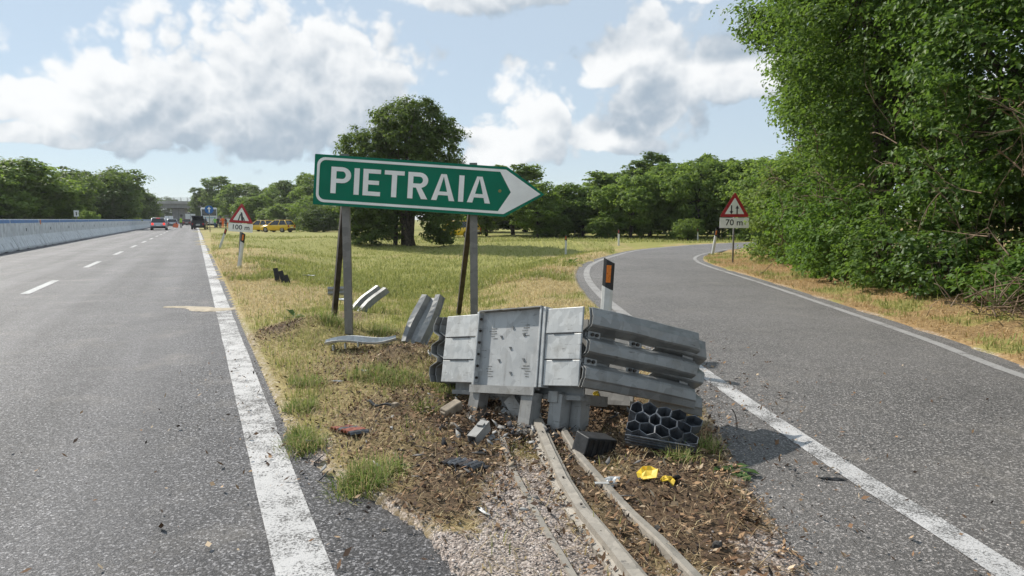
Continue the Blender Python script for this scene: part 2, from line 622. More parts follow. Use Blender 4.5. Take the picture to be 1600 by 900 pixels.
M_ASPH = asphalt('coarse_asphalt', (0.016, 0.0155, 0.017), (0.37, 0.355, 0.36), 1.0, True)
M_RAMP = asphalt('ramp_asphalt', (0.085, 0.079, 0.074), (0.46, 0.425, 0.40), 1.3, False)
M_LINE = paint_mat('worn_white_paint', (0.58, 0.565, 0.55), (0.10, 0.095, 0.09), 0.505)
M_DASH = paint_mat('dash_paint', (0.52, 0.52, 0.51), (0.14, 0.135, 0.13), 0.47)
M_RLINE = paint_mat('faded_ramp_paint', (0.36, 0.345, 0.33), (0.15, 0.14, 0.13), 0.47)
M_GROUND = ground_mat()
M_BLADE = attr_mat('grass_blade', 0.35, 0.7)
M_LITTER = attr_mat('dry_litter', 0.0, 0.85)
M_STONE = attr_mat('chippings', 0.0, 0.8)
M_GALV = galv('galvanised_steel', (0.50, 0.505, 0.495), 0.52, 0.35, 0.45, 20)  # base lifted: grazing sun on the cushion nose put into the colour
M_RAIL = galv('weathered_shaded_rail_steel', (0.275, 0.275, 0.265), 0.46, 0.45, 0.6)  # darker than the nose steel: shaded rail sides put into the base colour
M_FRAME = galv('dull_frame_steel', (0.33, 0.325, 0.31), 0.60, 0.35, 0.6)
M_POST = galv('sign_post_steel', (0.23, 0.22, 0.205), 0.6, 0.4, 0.6)
M_DARKPOST = pbr('dark_shade_brace', (0.055, 0.045, 0.038), 0.7, 0.2, 0.3, 12, dirt=(0.10, 0.06, 0.035))  # braces' shaded look put into the dark base colour; bolts share it
M_ALU = galv('scraped_track_steel', (0.36, 0.325, 0.275), 0.5, 0.35, 1.0)
M_BLACK = pbr('black_rubber_plastic', (0.02, 0.021, 0.023), 0.5, 0, 0.3, 14, 0.004, 30, dirt=(0.09, 0.08, 0.07), dirt_amt=0.4)
M_HONEY = pbr('dark_blue_grey_plastic', (0.115, 0.125, 0.140), 0.55, 0, 0.3, 18, 0.004, 60, dirt=(0.15, 0.14, 0.13), dirt_amt=0.5)
M_GREEN = pbr('green_sign_sheet', (0.001, 0.165, 0.092), 0.42, 0, 0.06, 2.0, spec=0.22, dirt=(0.012, 0.17, 0.11), dirt_amt=0.35)
M_SIGNWHITE = pbr('white_sign_sheet', (0.90, 0.885, 0.84), 0.45, 0, 0.05, 3.0, dirt=(0.72, 0.69, 0.62), dirt_amt=0.4)
M_SIGNBACK = pbr('sign_edge_aluminium', (0.10, 0.14, 0.12), 0.5, 0.3, 0.1)
M_SIGNRED = pbr('red_sign_sheet', (0.42, 0.018, 0.022), 0.4, 0, 0.08, 4)
M_SIGNBLK = pbr('black_sign_print', (0.012, 0.012, 0.013), 0.5)
M_BLUE = pbr('blue_sign_sheet', (0.012, 0.13, 0.42), 0.4, 0, 0.06, 4)
M_DELWHITE = pbr('white_delineator_plastic', (0.66, 0.66, 0.63), 0.5, 0, 0.06, 6, dirt=(0.42, 0.39, 0.33), dirt_amt=0.55)
M_DELBLACK = pbr('black_delineator_band', (0.022, 0.022, 0.023), 0.5, 0, 0.15, 8)
M_ORANGE = pbr('orange_reflector', (0.75, 0.20, 0.015), 0.3, 0, 0.1, 40)
M_REFRED = pbr('red_reflector', (0.55, 0.06, 0.03), 0.3, 0, 0.1, 40)
M_CONC = pbr('barrier_concrete', (0.74, 0.75, 0.75), 0.85, 0, 0.10, 3.0, 0.004, 30, dirt=(0.36, 0.35, 0.32), dirt_amt=0.45)
M_CONCB = pbr('bridge_concrete', (0.24, 0.235, 0.225), 0.85, 0, 0.10, 0.8, dirt=(0.2, 0.2, 0.19), dirt_amt=0.5)
M_STRIPE = pbr('blue_barrier_stripe', (0.10, 0.25, 0.55), 0.5, 0, 0.1, 5)
M_BARK = pbr('tree_bark', (0.085, 0.065, 0.048), 0.9, 0, 0.3, 9, 0.02, 12, dirt=(0.14, 0.13, 0.10))
M_TWIG = pbr('dry_twig', (0.22, 0.155, 0.10), 0.9, 0, 0.25, 15)
M_RUST = pbr('rusty_strip', (0.10, 0.085, 0.08), 0.75, 0.2, 0.3, 10, 0.002, 60, dirt=(0.33, 0.10, 0.045), dirt_amt=1.0)
M_REDWORN = pbr('worn_red_white_plastic', (0.10, 0.105, 0.115), 0.55, 0, 0.3, 9, dirt=(0.12, 0.12, 0.125), dirt_amt=0.8)
M_REDPATCH = pbr('faded_red_film', (0.36, 0.11, 0.065), 0.6, 0, 0.3, 14, dirt=(0.18, 0.15, 0.14), dirt_amt=0.9)
M_YELLOW = pbr('crumpled_yellow_plastic', (0.80, 0.55, 0.035), 0.5, 0, 0.08, 10, dirt=(0.35, 0.27, 0.08), dirt_amt=0.5)
M_CONCRETE_BIT = pbr('broken_concrete', (0.33, 0.27, 0.20), 0.9, 0, 0.2, 12, 0.006, 30, dirt=(0.14, 0.11, 0.08))
M_ROCK = pbr('dark_stone', (0.06, 0.055, 0.05), 0.85, 0, 0.3, 12, 0.005, 30)
M_PALE = pbr('pale_scrap_plastic', (0.60, 0.60, 0.60), 0.55, 0, 0.1, 12, dirt=(0.40, 0.36, 0.30))
M_SAND = pbr('spilled_sand', (0.50, 0.42, 0.31), 0.95, 0, 0.15, 12, 0.01, 60)
M_GLASS = glass_mat('vehicle_glass')
M_TYRE = pbr('tyre_rubber', (0.02, 0.02, 0.02), 0.8)
M_RIM = pbr('wheel_rim', (0.35, 0.35, 0.36), 0.4, 0.7)
M_SILVER = pbr('silver_car_paint', (0.52, 0.54, 0.57), 0.35, 0.3, 0.02, 2, coat=0.6)
M_DKCAR = pbr('dark_blue_car_paint', (0.030, 0.036, 0.055), 0.3, 0.2, 0.02, 2, coat=0.8)
M_REDCAR = pbr('dark_red_car_paint', (0.14, 0.03, 0.03), 0.35, 0.1, 0.02, 2, coat=0.6)
M_YELCAR = pbr('yellow_car_paint', (0.80, 0.50, 0.015), 0.35, 0, 0.02, 2, coat=0.6)
M_WHITE = pbr('white_vehicle_paint', (0.74, 0.75, 0.76), 0.4, 0, 0.03, 2, coat=0.4)
M_TAIL = emit_mat('lit_tail_lamp', (0.9, 0.05, 0.03), 0.9)
M_TAILOFF = pbr('red_lamp_lens', (0.40, 0.02, 0.02), 0.25)
M_TRIM = pbr('black_trim', (0.02, 0.02, 0.022), 0.55)
M_SKIN = pbr('skin', (0.48, 0.29, 0.21), 0.6)
M_HAIR = pbr('dark_hair', (0.03, 0.022, 0.018), 0.7)

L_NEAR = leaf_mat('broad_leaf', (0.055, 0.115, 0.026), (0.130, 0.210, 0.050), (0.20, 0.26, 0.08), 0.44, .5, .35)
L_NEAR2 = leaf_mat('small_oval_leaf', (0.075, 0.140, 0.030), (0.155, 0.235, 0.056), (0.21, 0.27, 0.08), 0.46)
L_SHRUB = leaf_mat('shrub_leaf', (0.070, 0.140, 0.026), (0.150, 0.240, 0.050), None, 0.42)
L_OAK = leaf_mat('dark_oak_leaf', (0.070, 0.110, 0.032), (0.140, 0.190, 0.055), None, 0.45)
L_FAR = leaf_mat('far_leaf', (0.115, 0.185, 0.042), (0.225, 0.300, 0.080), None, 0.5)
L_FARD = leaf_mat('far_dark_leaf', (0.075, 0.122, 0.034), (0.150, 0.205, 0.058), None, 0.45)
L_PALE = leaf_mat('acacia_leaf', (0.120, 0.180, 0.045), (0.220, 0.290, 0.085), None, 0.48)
L_WEED = leaf_mat('weed_leaf', (0.065, 0.12, 0.035), (0.12, 0.19, 0.06), None, 0.3)


# ------------------------------------------------------------------ object helpers
def tag(o, label=None, cat=None, group=None, kind=None):
    for k, v in (('label', label), ('category', cat), ('group', group), ('kind', kind)):
        if v:
            o[k] = v
    return o


def obj(name, me, mats=None, parent=None, loc=None, rot=None):
    o = bpy.data.objects.new(name, me)
    COL.objects.link(o)
    if mats is not None and me is not None and len(me.materials) == 0:
        for m in (mats if isinstance(mats, (list, tuple)) else [mats]):
            me.materials.append(m)
    if parent is not None:
        o.parent = parent
    if loc is not None:
        o.location = loc
    if rot is not None:
        o.rotation_euler = rot
    return o


def thing(name, label, cat, loc=(0, 0, 0), rot=(0, 0, 0), group=None, matrix=None):
    o = bpy.data.objects.new(name, None)
    o.empty_display_size = 0.2
    COL.objects.link(o)
    if matrix is not None:
        o.matrix_world = matrix
    else:
        o.location = loc
        o.rotation_euler = rot
    return tag(o, label, cat, group)


def copy_tree(o, parent=None):
    c = o.copy()
    COL.objects.link(c)
    c.parent = parent
    for ch in list(o.children):
        copy_tree(ch, c)
    return c


class MB:
    """collects faces, builds one mesh"""
    def __init__(s):
        s.v, s.f, s.mi, s.sm = [], [], [], []

    def add(s, vs, fs, mi=0, smooth=False, M=None):
        b = len(s.v)
        for p in vs:
            p = Vector(p)
            s.v.append(tuple(M @ p) if M is not None else tuple(p))
        for f in fs:
            s.f.append([b + i for i in f])
            s.mi.append(mi)
            s.sm.append(smooth)
        return s

    def box(s, lo, hi, mi=0, M=None, bev=0.0):
        x0, y0, z0 = lo
        x1, y1, z1 = hi
        if bev <= 0:
            v = [(x0, y0, z0), (x1, y0, z0), (x1, y1, z0), (x0, y1, z0), (x0, y0, z1), (x1, y0, z1), (x1, y1, z1), (x0, y1, z1)]
            f = [(0, 3, 2, 1), (4, 5, 6, 7), (0, 1, 5, 4), (1, 2, 6, 5), (2, 3, 7, 6), (3, 0, 4, 7)]
            return s.add(v, f, mi, False, M)
        bm = bmesh.new()
        bmesh.ops.create_cube(bm, size=1.0)
        for q in bm.verts:
            q.co = Vector((x0 + (q.co.x + .5) * (x1 - x0), y0 + (q.co.y + .5) * (y1 - y0), z0 + (q.co.z + .5) * (z1 - z0)))
        bmesh.ops.bevel(bm, geom=list(bm.edges), offset=bev, segments=2, affect='EDGES', profile=0.5)
        bm.verts.index_update()
        v = [q.co.copy() for q in bm.verts]
        f = [[q.index for q in fa.verts] for fa in bm.faces]
        bm.free()
        return s.add(v, f, mi, False, M)

    def prism(s, poly, y0, y1, mi=0, M=None):
        """poly in (x, z), extruded along y"""
        n = len(poly)
        v = [(x, y0, z) for x, z in poly] + [(x, y1, z) for x, z in poly]
        f = [list(range(n)), list(range(2 * n - 1, n - 1, -1))]
        f += [(i, i + n, (i + 1) % n + n, (i + 1) % n) for i in range(n)]
        return s.add(v, f, mi, False, M)

    def tube(s, pts, rad, n=8, mi=0, M=None, cap=True, smooth=True):
        pts = [Vector(p) for p in pts]
        if not isinstance(rad, (list, tuple)):
            rad = [rad] * len(pts)
        v, f = [], []
        up = Vector((0, 0, 1))
        for i, p in enumerate(pts):
            d = (pts[min(i + 1, len(pts) - 1)] - pts[max(i - 1, 0)]).normalized()
            a = d.cross(up if abs(d.z) < 0.95 else Vector((1, 0, 0))).normalized()
            b = d.cross(a).normalized()
            for k in range(n):
                an = 2 * math.pi * k / n
                v.append(p + (a * math.cos(an) + b * math.sin(an)) * rad[i])
        for i in range(len(pts) - 1):
            for k in range(n):
                f.append((i * n + k, i * n + (k + 1) % n, (i + 1) * n + (k + 1) % n, (i + 1) * n + k))
        if cap:
            f.append(list(range(n)))
            f.append(list(range(len(pts) * n - 1, (len(pts) - 1) * n - 1, -1)))
        return s.add(v, f, mi, smooth, M)

    def disc_cyl(s, c, r, h, axis='x', n=16, mi=0, M=None):
        c = Vector(c)
        ax = {'x': Vector((1, 0, 0)), 'y': Vector((0, 1, 0)), 'z': Vector((0, 0, 1))}[axis]
        return s.tube([c - ax * h / 2, c + ax * h / 2], r, n, mi, M, True, False)

    def build(s, name, mats, parent=None, loc=None, rot=None):
        me = bpy.data.meshes.new(name)
        me.from_pydata(s.v, [], s.f)
        mats = mats if isinstance(mats, (list, tuple)) else [mats]
        for m in mats:
            me.materials.append(m)
        me.polygons.foreach_set('material_index', s.mi)
        me.polygons.foreach_set('use_smooth', s.sm)
        bm = bmesh.new()
        bm.from_mesh(me)
        bmesh.ops.recalc_face_normals(bm, faces=bm.faces)
        bm.to_mesh(me)
        bm.free()
        me.update()
        return obj(name, me, None, parent, loc, rot)


def np_mesh(name, V, FC, mat, col=None, smooth=False):
    """fast mesh from arrays; FC is (m,k); col per vertex (n,3)"""
    me = bpy.data.meshes.new(name)
    V = np.ascontiguousarray(V, np.float32)
    FC = np.ascontiguousarray(FC, np.int32)
    m, k = FC.shape
    me.vertices.add(len(V))
    me.vertices.foreach_set('co', V.ravel())
    me.loops.add(m * k)
    me.loops.foreach_set('vertex_index', FC.ravel())
    me.polygons.add(m)
    me.polygons.foreach_set('loop_start', np.arange(0, m * k, k, dtype=np.int32))
    if smooth:
        me.polygons.foreach_set('use_smooth', np.ones(m, bool))
    me.update(calc_edges=True)
    if col is not None:
        a = me.attributes.new('col', 'FLOAT_COLOR', 'POINT')
        c4 = np.ones((len(V), 4), np.float32)
        c4[:, :3] = col
        a.data.foreach_set('color', c4.ravel())
    me.materials.append(mat)
    return me


def solidify(o, th, off=0):
    md = o.modifiers.new('thickness', 'SOLIDIFY')
    md.thickness = th
    md.offset = off
    return o


# ------------------------------------------------------------------ ground sheet
def axis(fine0, fine1, step, far_lo, far_hi, gro=1.09):
    a = list(np.arange(fine0, fine1 + 1e-6, step))
    d = step
    while a[-1] < far_hi:
        d *= gro
        a.append(a[-1] + d)
    d = step
    lo = [a[0]]
    while lo[-1] > far_lo:
        d *= gro
        lo.append(lo[-1] - d)
    return np.array(lo[:0:-1] + a)


def blobs(x, y, spots):
    """spots: (u, v, half width px, half height px) on the ground in the survey"""
    w = np.zeros_like(x)
    for (u, v, a, b, k) in spots:
        cx, cy = G(u, v)
        rx = abs(G(u + a, v)[0] - cx)
        ry = 0.5 * abs(G(u, v - b)[1] - G(u, v + b)[1])
        w = np.maximum(w, k * np.exp(-(((x - cx) / rx) ** 2 + ((y - cy) / ry) ** 2)))
    return w


GRAVEL = [(670, 875, 150, 40, 1), (820, 800, 70, 110, 1), (870, 880, 110, 60, 1), (1250, 870, 120, 40, .7), (1230, 720, 50, 50, .7),
          (560, 870, 80, 60, 1), (480, 720, 40, 40, 0.7), (1130, 620, 40, 40, .7), (800, 960, 500, 50, 1)]
DIRT = [(720, 720, 110, 70, 1), (700, 800, 100, 30, .9), (1060, 740, 130, 70, 1), (1130, 830, 110, 60, .8), (640, 640, 110, 60, .7), (890, 640, 180, 50, 1),
        (570, 560, 60, 40, .5), (450, 520, 36, 12, 1.2), (620, 570, 70, 20, .8), (545, 498, 30, 8, .8), (690, 770, 60, 30, 1), (640, 790, 60, 14, 1), (780, 720, 40, 40, .8), (650, 545, 50, 12, 1), (1180, 760, 80, 30, .9), (960, 820, 60, 80, .8), (1180, 700, 60, 60, .8), (1000, 690, 160, 40, 1), (820, 640, 150, 40, 1), (600, 690, 70, 50, .5), (1200, 860, 120, 50, .6), (1060, 800, 150, 90, 1.3), (1150, 860, 120, 60, 1.2), (900, 740, 60, 60, 1.2), (980, 860, 70, 60, 1.0), (760, 640, 130, 40, 1.2)]
GREEN = [(565, 765, 60, 45, 1), (540, 770, 50, 50, .9), (480, 690, 50, 40, .8), (600, 480, 120, 60, .6), (690, 600, 40, 20, .8), (600, 600, 60, 30, .5), (1110, 720, 60, 30, .5), (480, 630, 50, 30, .6)]


def ground_fields(x, y):
    h, d, dm, dr, right = terrain(x, y, True)
    near = np.hypot(x, y)
    grav = np.clip(blobs(x, y, GRAVEL) * 1.25, 0, 1)
    grav = np.maximum(grav, sstep(0.14, 0.0, d) * 0.48)
    grav = np.maximum(grav, sstep(2.7, 2.2, y) * sstep(6, 3, near))
    dirt = np.clip(blobs(x, y, DIRT) * 1.2, 0, 1)
    green = blobs(x, y, GREEN)
    n = fbm(x * 0.45, y * 0.45, 4, 61)
    n2 = fbm(x * 1.9, y * 1.9, 3, 71)
    g = sstep(0.36, 0.62, n * 0.6 + n2 * 0.4 + 0.10 * sstep(1.0, 4, d) - 0.07 * sstep(1.5, 0.3, d))
    g = np.clip(g + 0.28 * sstep(8.0, 12.0, y) * sstep(0.8, 2.2, dm) * sstep(0.6, 2.0, dr), 0, 1)
    g = np.where(right, sstep(0.52, 0.66, n2) * 0.75, g)
    g = np.maximum(g * (1 - 0.55 * sstep(8.5, 5.0, near)), green)
    g = g * (1 - 0.8 * dirt)
    return h, d, dirt, grav, np.clip(g, 0, 1), right, dm, dr


def build_ground():
    xs = axis(-3.2, 3.6, 0.045, -1500, 1500, 1.085)
    ys = axis(1.6, 10.0, 0.045, -200, 3000, 1.075)
    X, Y = np.meshgrid(xs, ys)
    x, y = X.ravel(), Y.ravel()
    h, d, dirt, grav, g, right, dm, dr = ground_fields(x, y)
    far = np.hypot(x, y) > 200
    h = np.where(far, np.where(d < 0, -0.1, np.minimum(h, -0.02)), h)
    straw = np.array((0.42, 0.335, 0.165))
    grn = np.array((0.285, 0.290, 0.085))
    soil = np.array((0.115, 0.080, 0.052))
    rv = np.array((0.36, 0.245, 0.125))
    straw = np.where(right[:, None], rv[None] * (0.75 + 0.5 * fbm(x * 2.1, y * 2.1, 3, 13))[:, None], straw[None])
    c = straw * (1 - g[:, None]) + grn[None] * g[:, None]
    c = c * (1 - dirt[:, None]) + soil[None] * dirt[:, None]
    nx, ny = len(xs), len(ys)
    I = np.arange(nx * ny).reshape(ny, nx)
    FC = np.stack([I[:-1, :-1], I[:-1, 1:], I[1:, 1:], I[1:, :-1]], -1).reshape(-1, 4)
    me = np_mesh('ground', np.stack([x, y, h], 1), FC, M_GROUND, c, True)
    a = me.attributes.new('gravel', 'FLOAT', 'POINT')
    a.data.foreach_set('value', grav.astype(np.float32))
    tag(obj('ground', me), 'grassy verge and field with bare soil and gravel', None, None, 'structure')


build_ground()


# ------------------------------------------------------------------ roads and painted lines
def strip(name, L, Rr, z, mat, parent=None, kind=None, zl=None):
    n = len(L)
    V = np.vstack([np.c_[L, np.full(n, z)], np.c_[Rr, np.full(n, z)]])
    FC = np.array([(i, i + n, i + n + 1, i + 1) for i in range(n - 1)])
    o = obj(name, np_mesh(name, V, FC, mat), None, parent)
    if kind:
        o['kind'] = kind
    return o


def road_pt(s, t):
    return RN * s + RD * t


ts = np.concatenate([np.arange(-8, 60, 0.5), np.arange(60, 900, 20.0)])
main_road = strip('main_road', np.array([road_pt(MAIN_L, t) for t in ts]), np.array([road_pt(float(main_r(t)), t) for t in ts]), 0.0, M_ASPH, None, 'structure')
main_road['label'] = 'grey coarse asphalt carriageway running to the overpass'


def wavy(s, t, amp=0.012):
    return s + (vnoise(t * 2.3, s * 9.0, 77) - 0.5) * amp * 2


tt = np.concatenate([np.arange(-6, 25, 0.25), np.arange(25, 700, 6.0)])
strip('edge_line', np.array([road_pt(wavy(S_LINE - 0.080, t, .003), t) for t in tt]), np.array([road_pt(wavy(S_LINE + 0.125, t, .005), t) for t in tt]), 0.004, M_LINE, main_road)
t_dash = G(35.4, 459.6)
t0 = float(np.dot(t_dash, RD))
for k in range(-1, 22):
    a = t0 + k * 7.6
    L = np.array([road_pt(S_DASH - 0.075, a + q) for q in (0, 1.5, 3.05)])
    Rr = np.array([road_pt(S_DASH + 0.075, a + q) for q in (0, 1.5, 3.05)])
    strip('lane_dash', L, Rr, 0.004, M_DASH, main_road)

ramp_road = strip('ramp_road', RLa, RRa, 0.008, M_RAMP, None, 'structure')
ramp_road['label'] = 'grey asphalt exit ramp curving right past the wood'
near_n = int(np.argmin(np.abs(RLs[:, 1] - 7.0)))
strip('edge_line', side_off(RLs[:near_n + 1], -0.075), side_off(RLs[:near_n + 1], 0.07), 0.012, M_LINE, ramp_road)
strip('edge_line', side_off(RLs[near_n:], -0.09), side_off(RLs[near_n:], 0.06), 0.012, M_RLINE, ramp_road)
strip('edge_line', side_off(RRs, -0.055), side_off(RRs, 0.06), 0.012, M_RLINE, ramp_road)


# sand spilled over the edge line
def sand_spill():
    pts = [GT(u, v) for u, v in ((280, 481), (320, 481), (350, 484), (380, 486))]
    V, col = [], []
    n = 40
    for i in range(n + 1):
        t = i / n
        p = np.array([(-5.35, 10.35), (-4.1, 10.12)])
        c = p[0] * (1 - t) + p[1] * t
        wv = 0.24 * min(1, .15 + t * 1.6) * min(1, (1.03 - t) * 6) * (0.35 + 1.1 * float(fbm(t * 11, 3.3, 3, 5)))
        for k, q in enumerate((-1, -0.5, 0, 0.5, 1)):
            V.append((c[0] + 0.1 * q * wv, c[1] + q * wv + 0.09 * math.sin(t * 7), 0.003 + 0.018 * (1 - q * q)))
    FC = np.array([(i * 5 + k, i * 5 + k + 1, i * 5 + k + 6, i * 5 + k + 5) for i in range(n) for k in range(4)])
    tag(obj('sand', np_mesh('sand', np.array(V), FC, M_SAND)), 'tan sand spilled across the white edge line', 'sand', None, 'stuff')


sand_spill()


# ------------------------------------------------------------------ scatter: grass, litter, chippings (stuff)
def sample_px(n, u0, u1, v0, v1, power=1.0):
    """ground points spread over a surveyed wedge of the verge"""
    u = RNG.uniform(u0, u1, n)
    v = v0 + (v1 - v0) * RNG.random(n) ** power
    a, b = (u - 800) / F, (450 - v) / F
    cp, sp = math.cos(PITCH), math.sin(PITCH)
    yy, zz = cp + b * sp, -sp + b * cp
    t = (0.0 - HC) / zz
    return a * t, yy * t


def uniform_xy(n, x0, x1, y0, y1):
    return RNG.uniform(x0, x1, n), RNG.uniform(y0, y1, n)


def blades(name, x, y, h, length, width, cols, lean=0.5, flat=None):
    """bent two-segment blades; length per blade"""
    n = len(x)
    az = RNG.uniform(0, 2 * np.pi, n)
    le = lean * RNG.random(n) if flat is None else flat
    dx, dy = np.cos(az), np.sin(az)
    px, py = -dy * width * 0.5, dx * width * 0.5
    s1, s2 = np.sin(le), np.sin(np.minimum(le * 1.9, 1.45))
    c1, c2 = np.cos(le), np.cos(np.minimum(le * 1.9, 1.45))
    m = np.stack([x + dx * s1 * length * .55, y + dy * s1 * length * .55, h + c1 * length * .55], 1)
    tp = m + np.stack([dx * s2 * length * .45, dy * s2 * length * .45, c2 * length * .45], 1)
    w3 = np.stack([px, py, np.zeros(n)], 1)
    base = np.stack([x, y, h - 0.005], 1)
    V = np.stack([base - w3, base + w3, m + w3 * .75, m - w3 * .75, tp], 1).reshape(-1, 3)
    i = np.arange(n) * 5
    FC = np.concatenate([np.stack([i, i + 1, i + 2], 1), np.stack([i, i + 2, i + 3], 1), np.stack([i + 3, i + 2, i + 4], 1)])
    return V, FC, np.repeat(cols, 5, 0)


def build_grass():
    parts = []

    def pick(x, y, dens_g, dens_s, thr=0.02):
        h, d, dirt, grav, g, right, dm, dr = ground_fields(x, y)
        pg = g * dens_g * (1 - grav) * (1 - .85 * dirt)
        ps = (1 - g) * dens_s * (1 - grav * .85) * (1 - .95 * dirt)
        r = RNG.random(len(x))
        clump = sstep(0.38, 0.62, fbm(x * 4.5, y * 4.5, 3, 91))
        isg = r < pg * (0.25 + 1.0 * clump)
        iss = (~isg) & (RNG.random(len(x)) < ps)
        ok = (d > thr) & (isg | iss)
        return h, d, g, isg, ok, right

    def emit(x, y, dg, ds, lg, wd, thr=0.03):
        h, d, g, isg, ok, right = pick(x, y, dg, ds, thr)
        x, y, h, isg, g, d = x[ok], y[ok], h[ok], isg[ok], g[ok], d[ok]
        n = len(x)
        r = RNG.random((n, 1))
        green = np.array((0.20, 0.240, 0.055)) * (1 - r) + np.array((0.42, 0.41, 0.150)) * r
        straw = np.array((0.44, 0.345, 0.17)) * (1 - r) + np.array((0.64, 0.53, 0.30)) * r
        straw = np.where(right[ok][:, None], straw * np.array((0.92, 0.80, 0.72)), straw)
        col = np.where(isg[:, None], green, straw)
        ln = lg * (0.5 + 0.9 * RNG.random(n)) * np.where(isg, 1.0, 0.75)
        le = np.where(isg, RNG.random(n) * 0.7, 0.35 + RNG.random(n) * 1.0)
        parts.append(blades('g', x, y, h, ln, np.full(n, wd) * (0.6 + 0.8 * RNG.random(n)), col, flat=le))

    # close verge, then coarser with distance
    x, y = uniform_xy(90000, -3.4, 2.2, 2.4, 8.0)
    emit(x, y, 1.0, 0.55, 0.075, 0.0055)
    x, y = uniform_xy(90000, -7.0, 2.6, 8.0, 16.0)
    emit(x, y, 0.95, 0.7, 0.085, 0.009)
    x, y = sample_px(90000, 330, 960, 372, 440, 1.0)
    emit(x, y, 0.9, 0.6, 0.12, 0.022)
    x, y = sample_px(14000, 330, 1180, 366, 374, 1.0)
    emit(x, y, 0.9, 0.6, 0.16, 0.05)
    x, y = uniform_xy(60000, 4.4, 8.2, 5.5, 26.0)
    emit(x, y, 0.9, 0.6, 0.085, 0.011)
    # tufts: long green clump by the edge line and others
    for (u, v, rad, n, ln) in ((565, 770, 0.15, 620, 0.11), (595, 740, 0.13, 380, 0.10), (540, 785, 0.09, 240, 0.10), (470, 700, 0.14, 700, 0.10), (455, 690, 0.12, 500, 0.09),
                               (690, 605, 0.10, 400, 0.11), (600, 520, 0.16, 700, 0.14), (520, 505, 0.22, 600, 0.15), (470, 640, 0.12, 500, 0.09), (700, 620, 0.08, 300, 0.10),
                               (620, 600, 0.2, 600, 0.10), (575, 590, 0.2, 600, 0.09), (1100, 700, 0.10, 260, 0.08), (1060, 715, 0.1, 200, .08), (480, 600, .15, 500, .09), (665, 640, .1, 250, .09)):
        c = GT(u, v)
        a, r = RNG.uniform(0, 6.283, n), rad * np.sqrt(RNG.random(n)) * RNG.uniform(.6, 1.25, n)
        x, y = c.x + r * np.cos(a), c.y + r * np.sin(a)
        h = terrain(x, y)
        q = RNG.random((n, 1))
        col = np.array((0.13, 0.215, 0.04)) * (1 - q) + np.array((0.33, 0.37, 0.11)) * q
        dry = RNG.random(n) < 0.33
        col[dry] = (0.48, 0.40, 0.2)
        parts.append(blades('t', x, y, h, ln * (0.45 + 0.8 * RNG.random(n)), np.full(n, 0.0055), col, flat=RNG.random(n) ** .7 * 1.15))
    V, FC, C, b = [], [], [], 0
    for v, f, c in parts:
        V.append(v); FC.append(f + b); C.append(c); b += len(v)
    me = np_mesh('grass', np.vstack(V), np.vstack(FC), M_BLADE, np.vstack(C))
    tag(obj('grass', me), 'short green and dry grass covering the verge and the field', 'grass', None, 'stuff')


build_grass()


def chips(name, x, y, z, size, cols, mat, flat=0.35, curl=0.5, label='', cat=''):
    """thin irregular curled flakes (4 triangles each)"""
    n = len(x)
    az = RNG.uniform(0, 6.283, n)
    tilt = RNG.normal(0, flat, (n, 2))
    a = np.stack([np.cos(az), np.sin(az), tilt[:, 0]], 1)
    b = np.stack([-np.sin(az), np.cos(az), tilt[:, 1]], 1)
    a /= np.linalg.norm(a, axis=1)[:, None]
    b /= np.linalg.norm(b, axis=1)[:, None]
    c = np.stack([x, y, z], 1)
    L = size[:, None]
    W = (size * RNG.uniform(.25, .6, n))[:, None]
    up = np.zeros((n, 3))
    up[:, 2] = size * curl * RNG.uniform(0, 1, n)
    V = np.stack([c - a * L, c - a * L * .2 + b * W + up * .6, c + a * L + up, c - a * L * .1 - b * W + up * .3], 1).reshape(-1, 3)
    i = np.arange(n) * 4
    FC = np.concatenate([np.stack([i, i + 1, i + 2], 1), np.stack([i, i + 2, i + 3], 1)])
    return V, FC, np.repeat(cols, 4, 0)


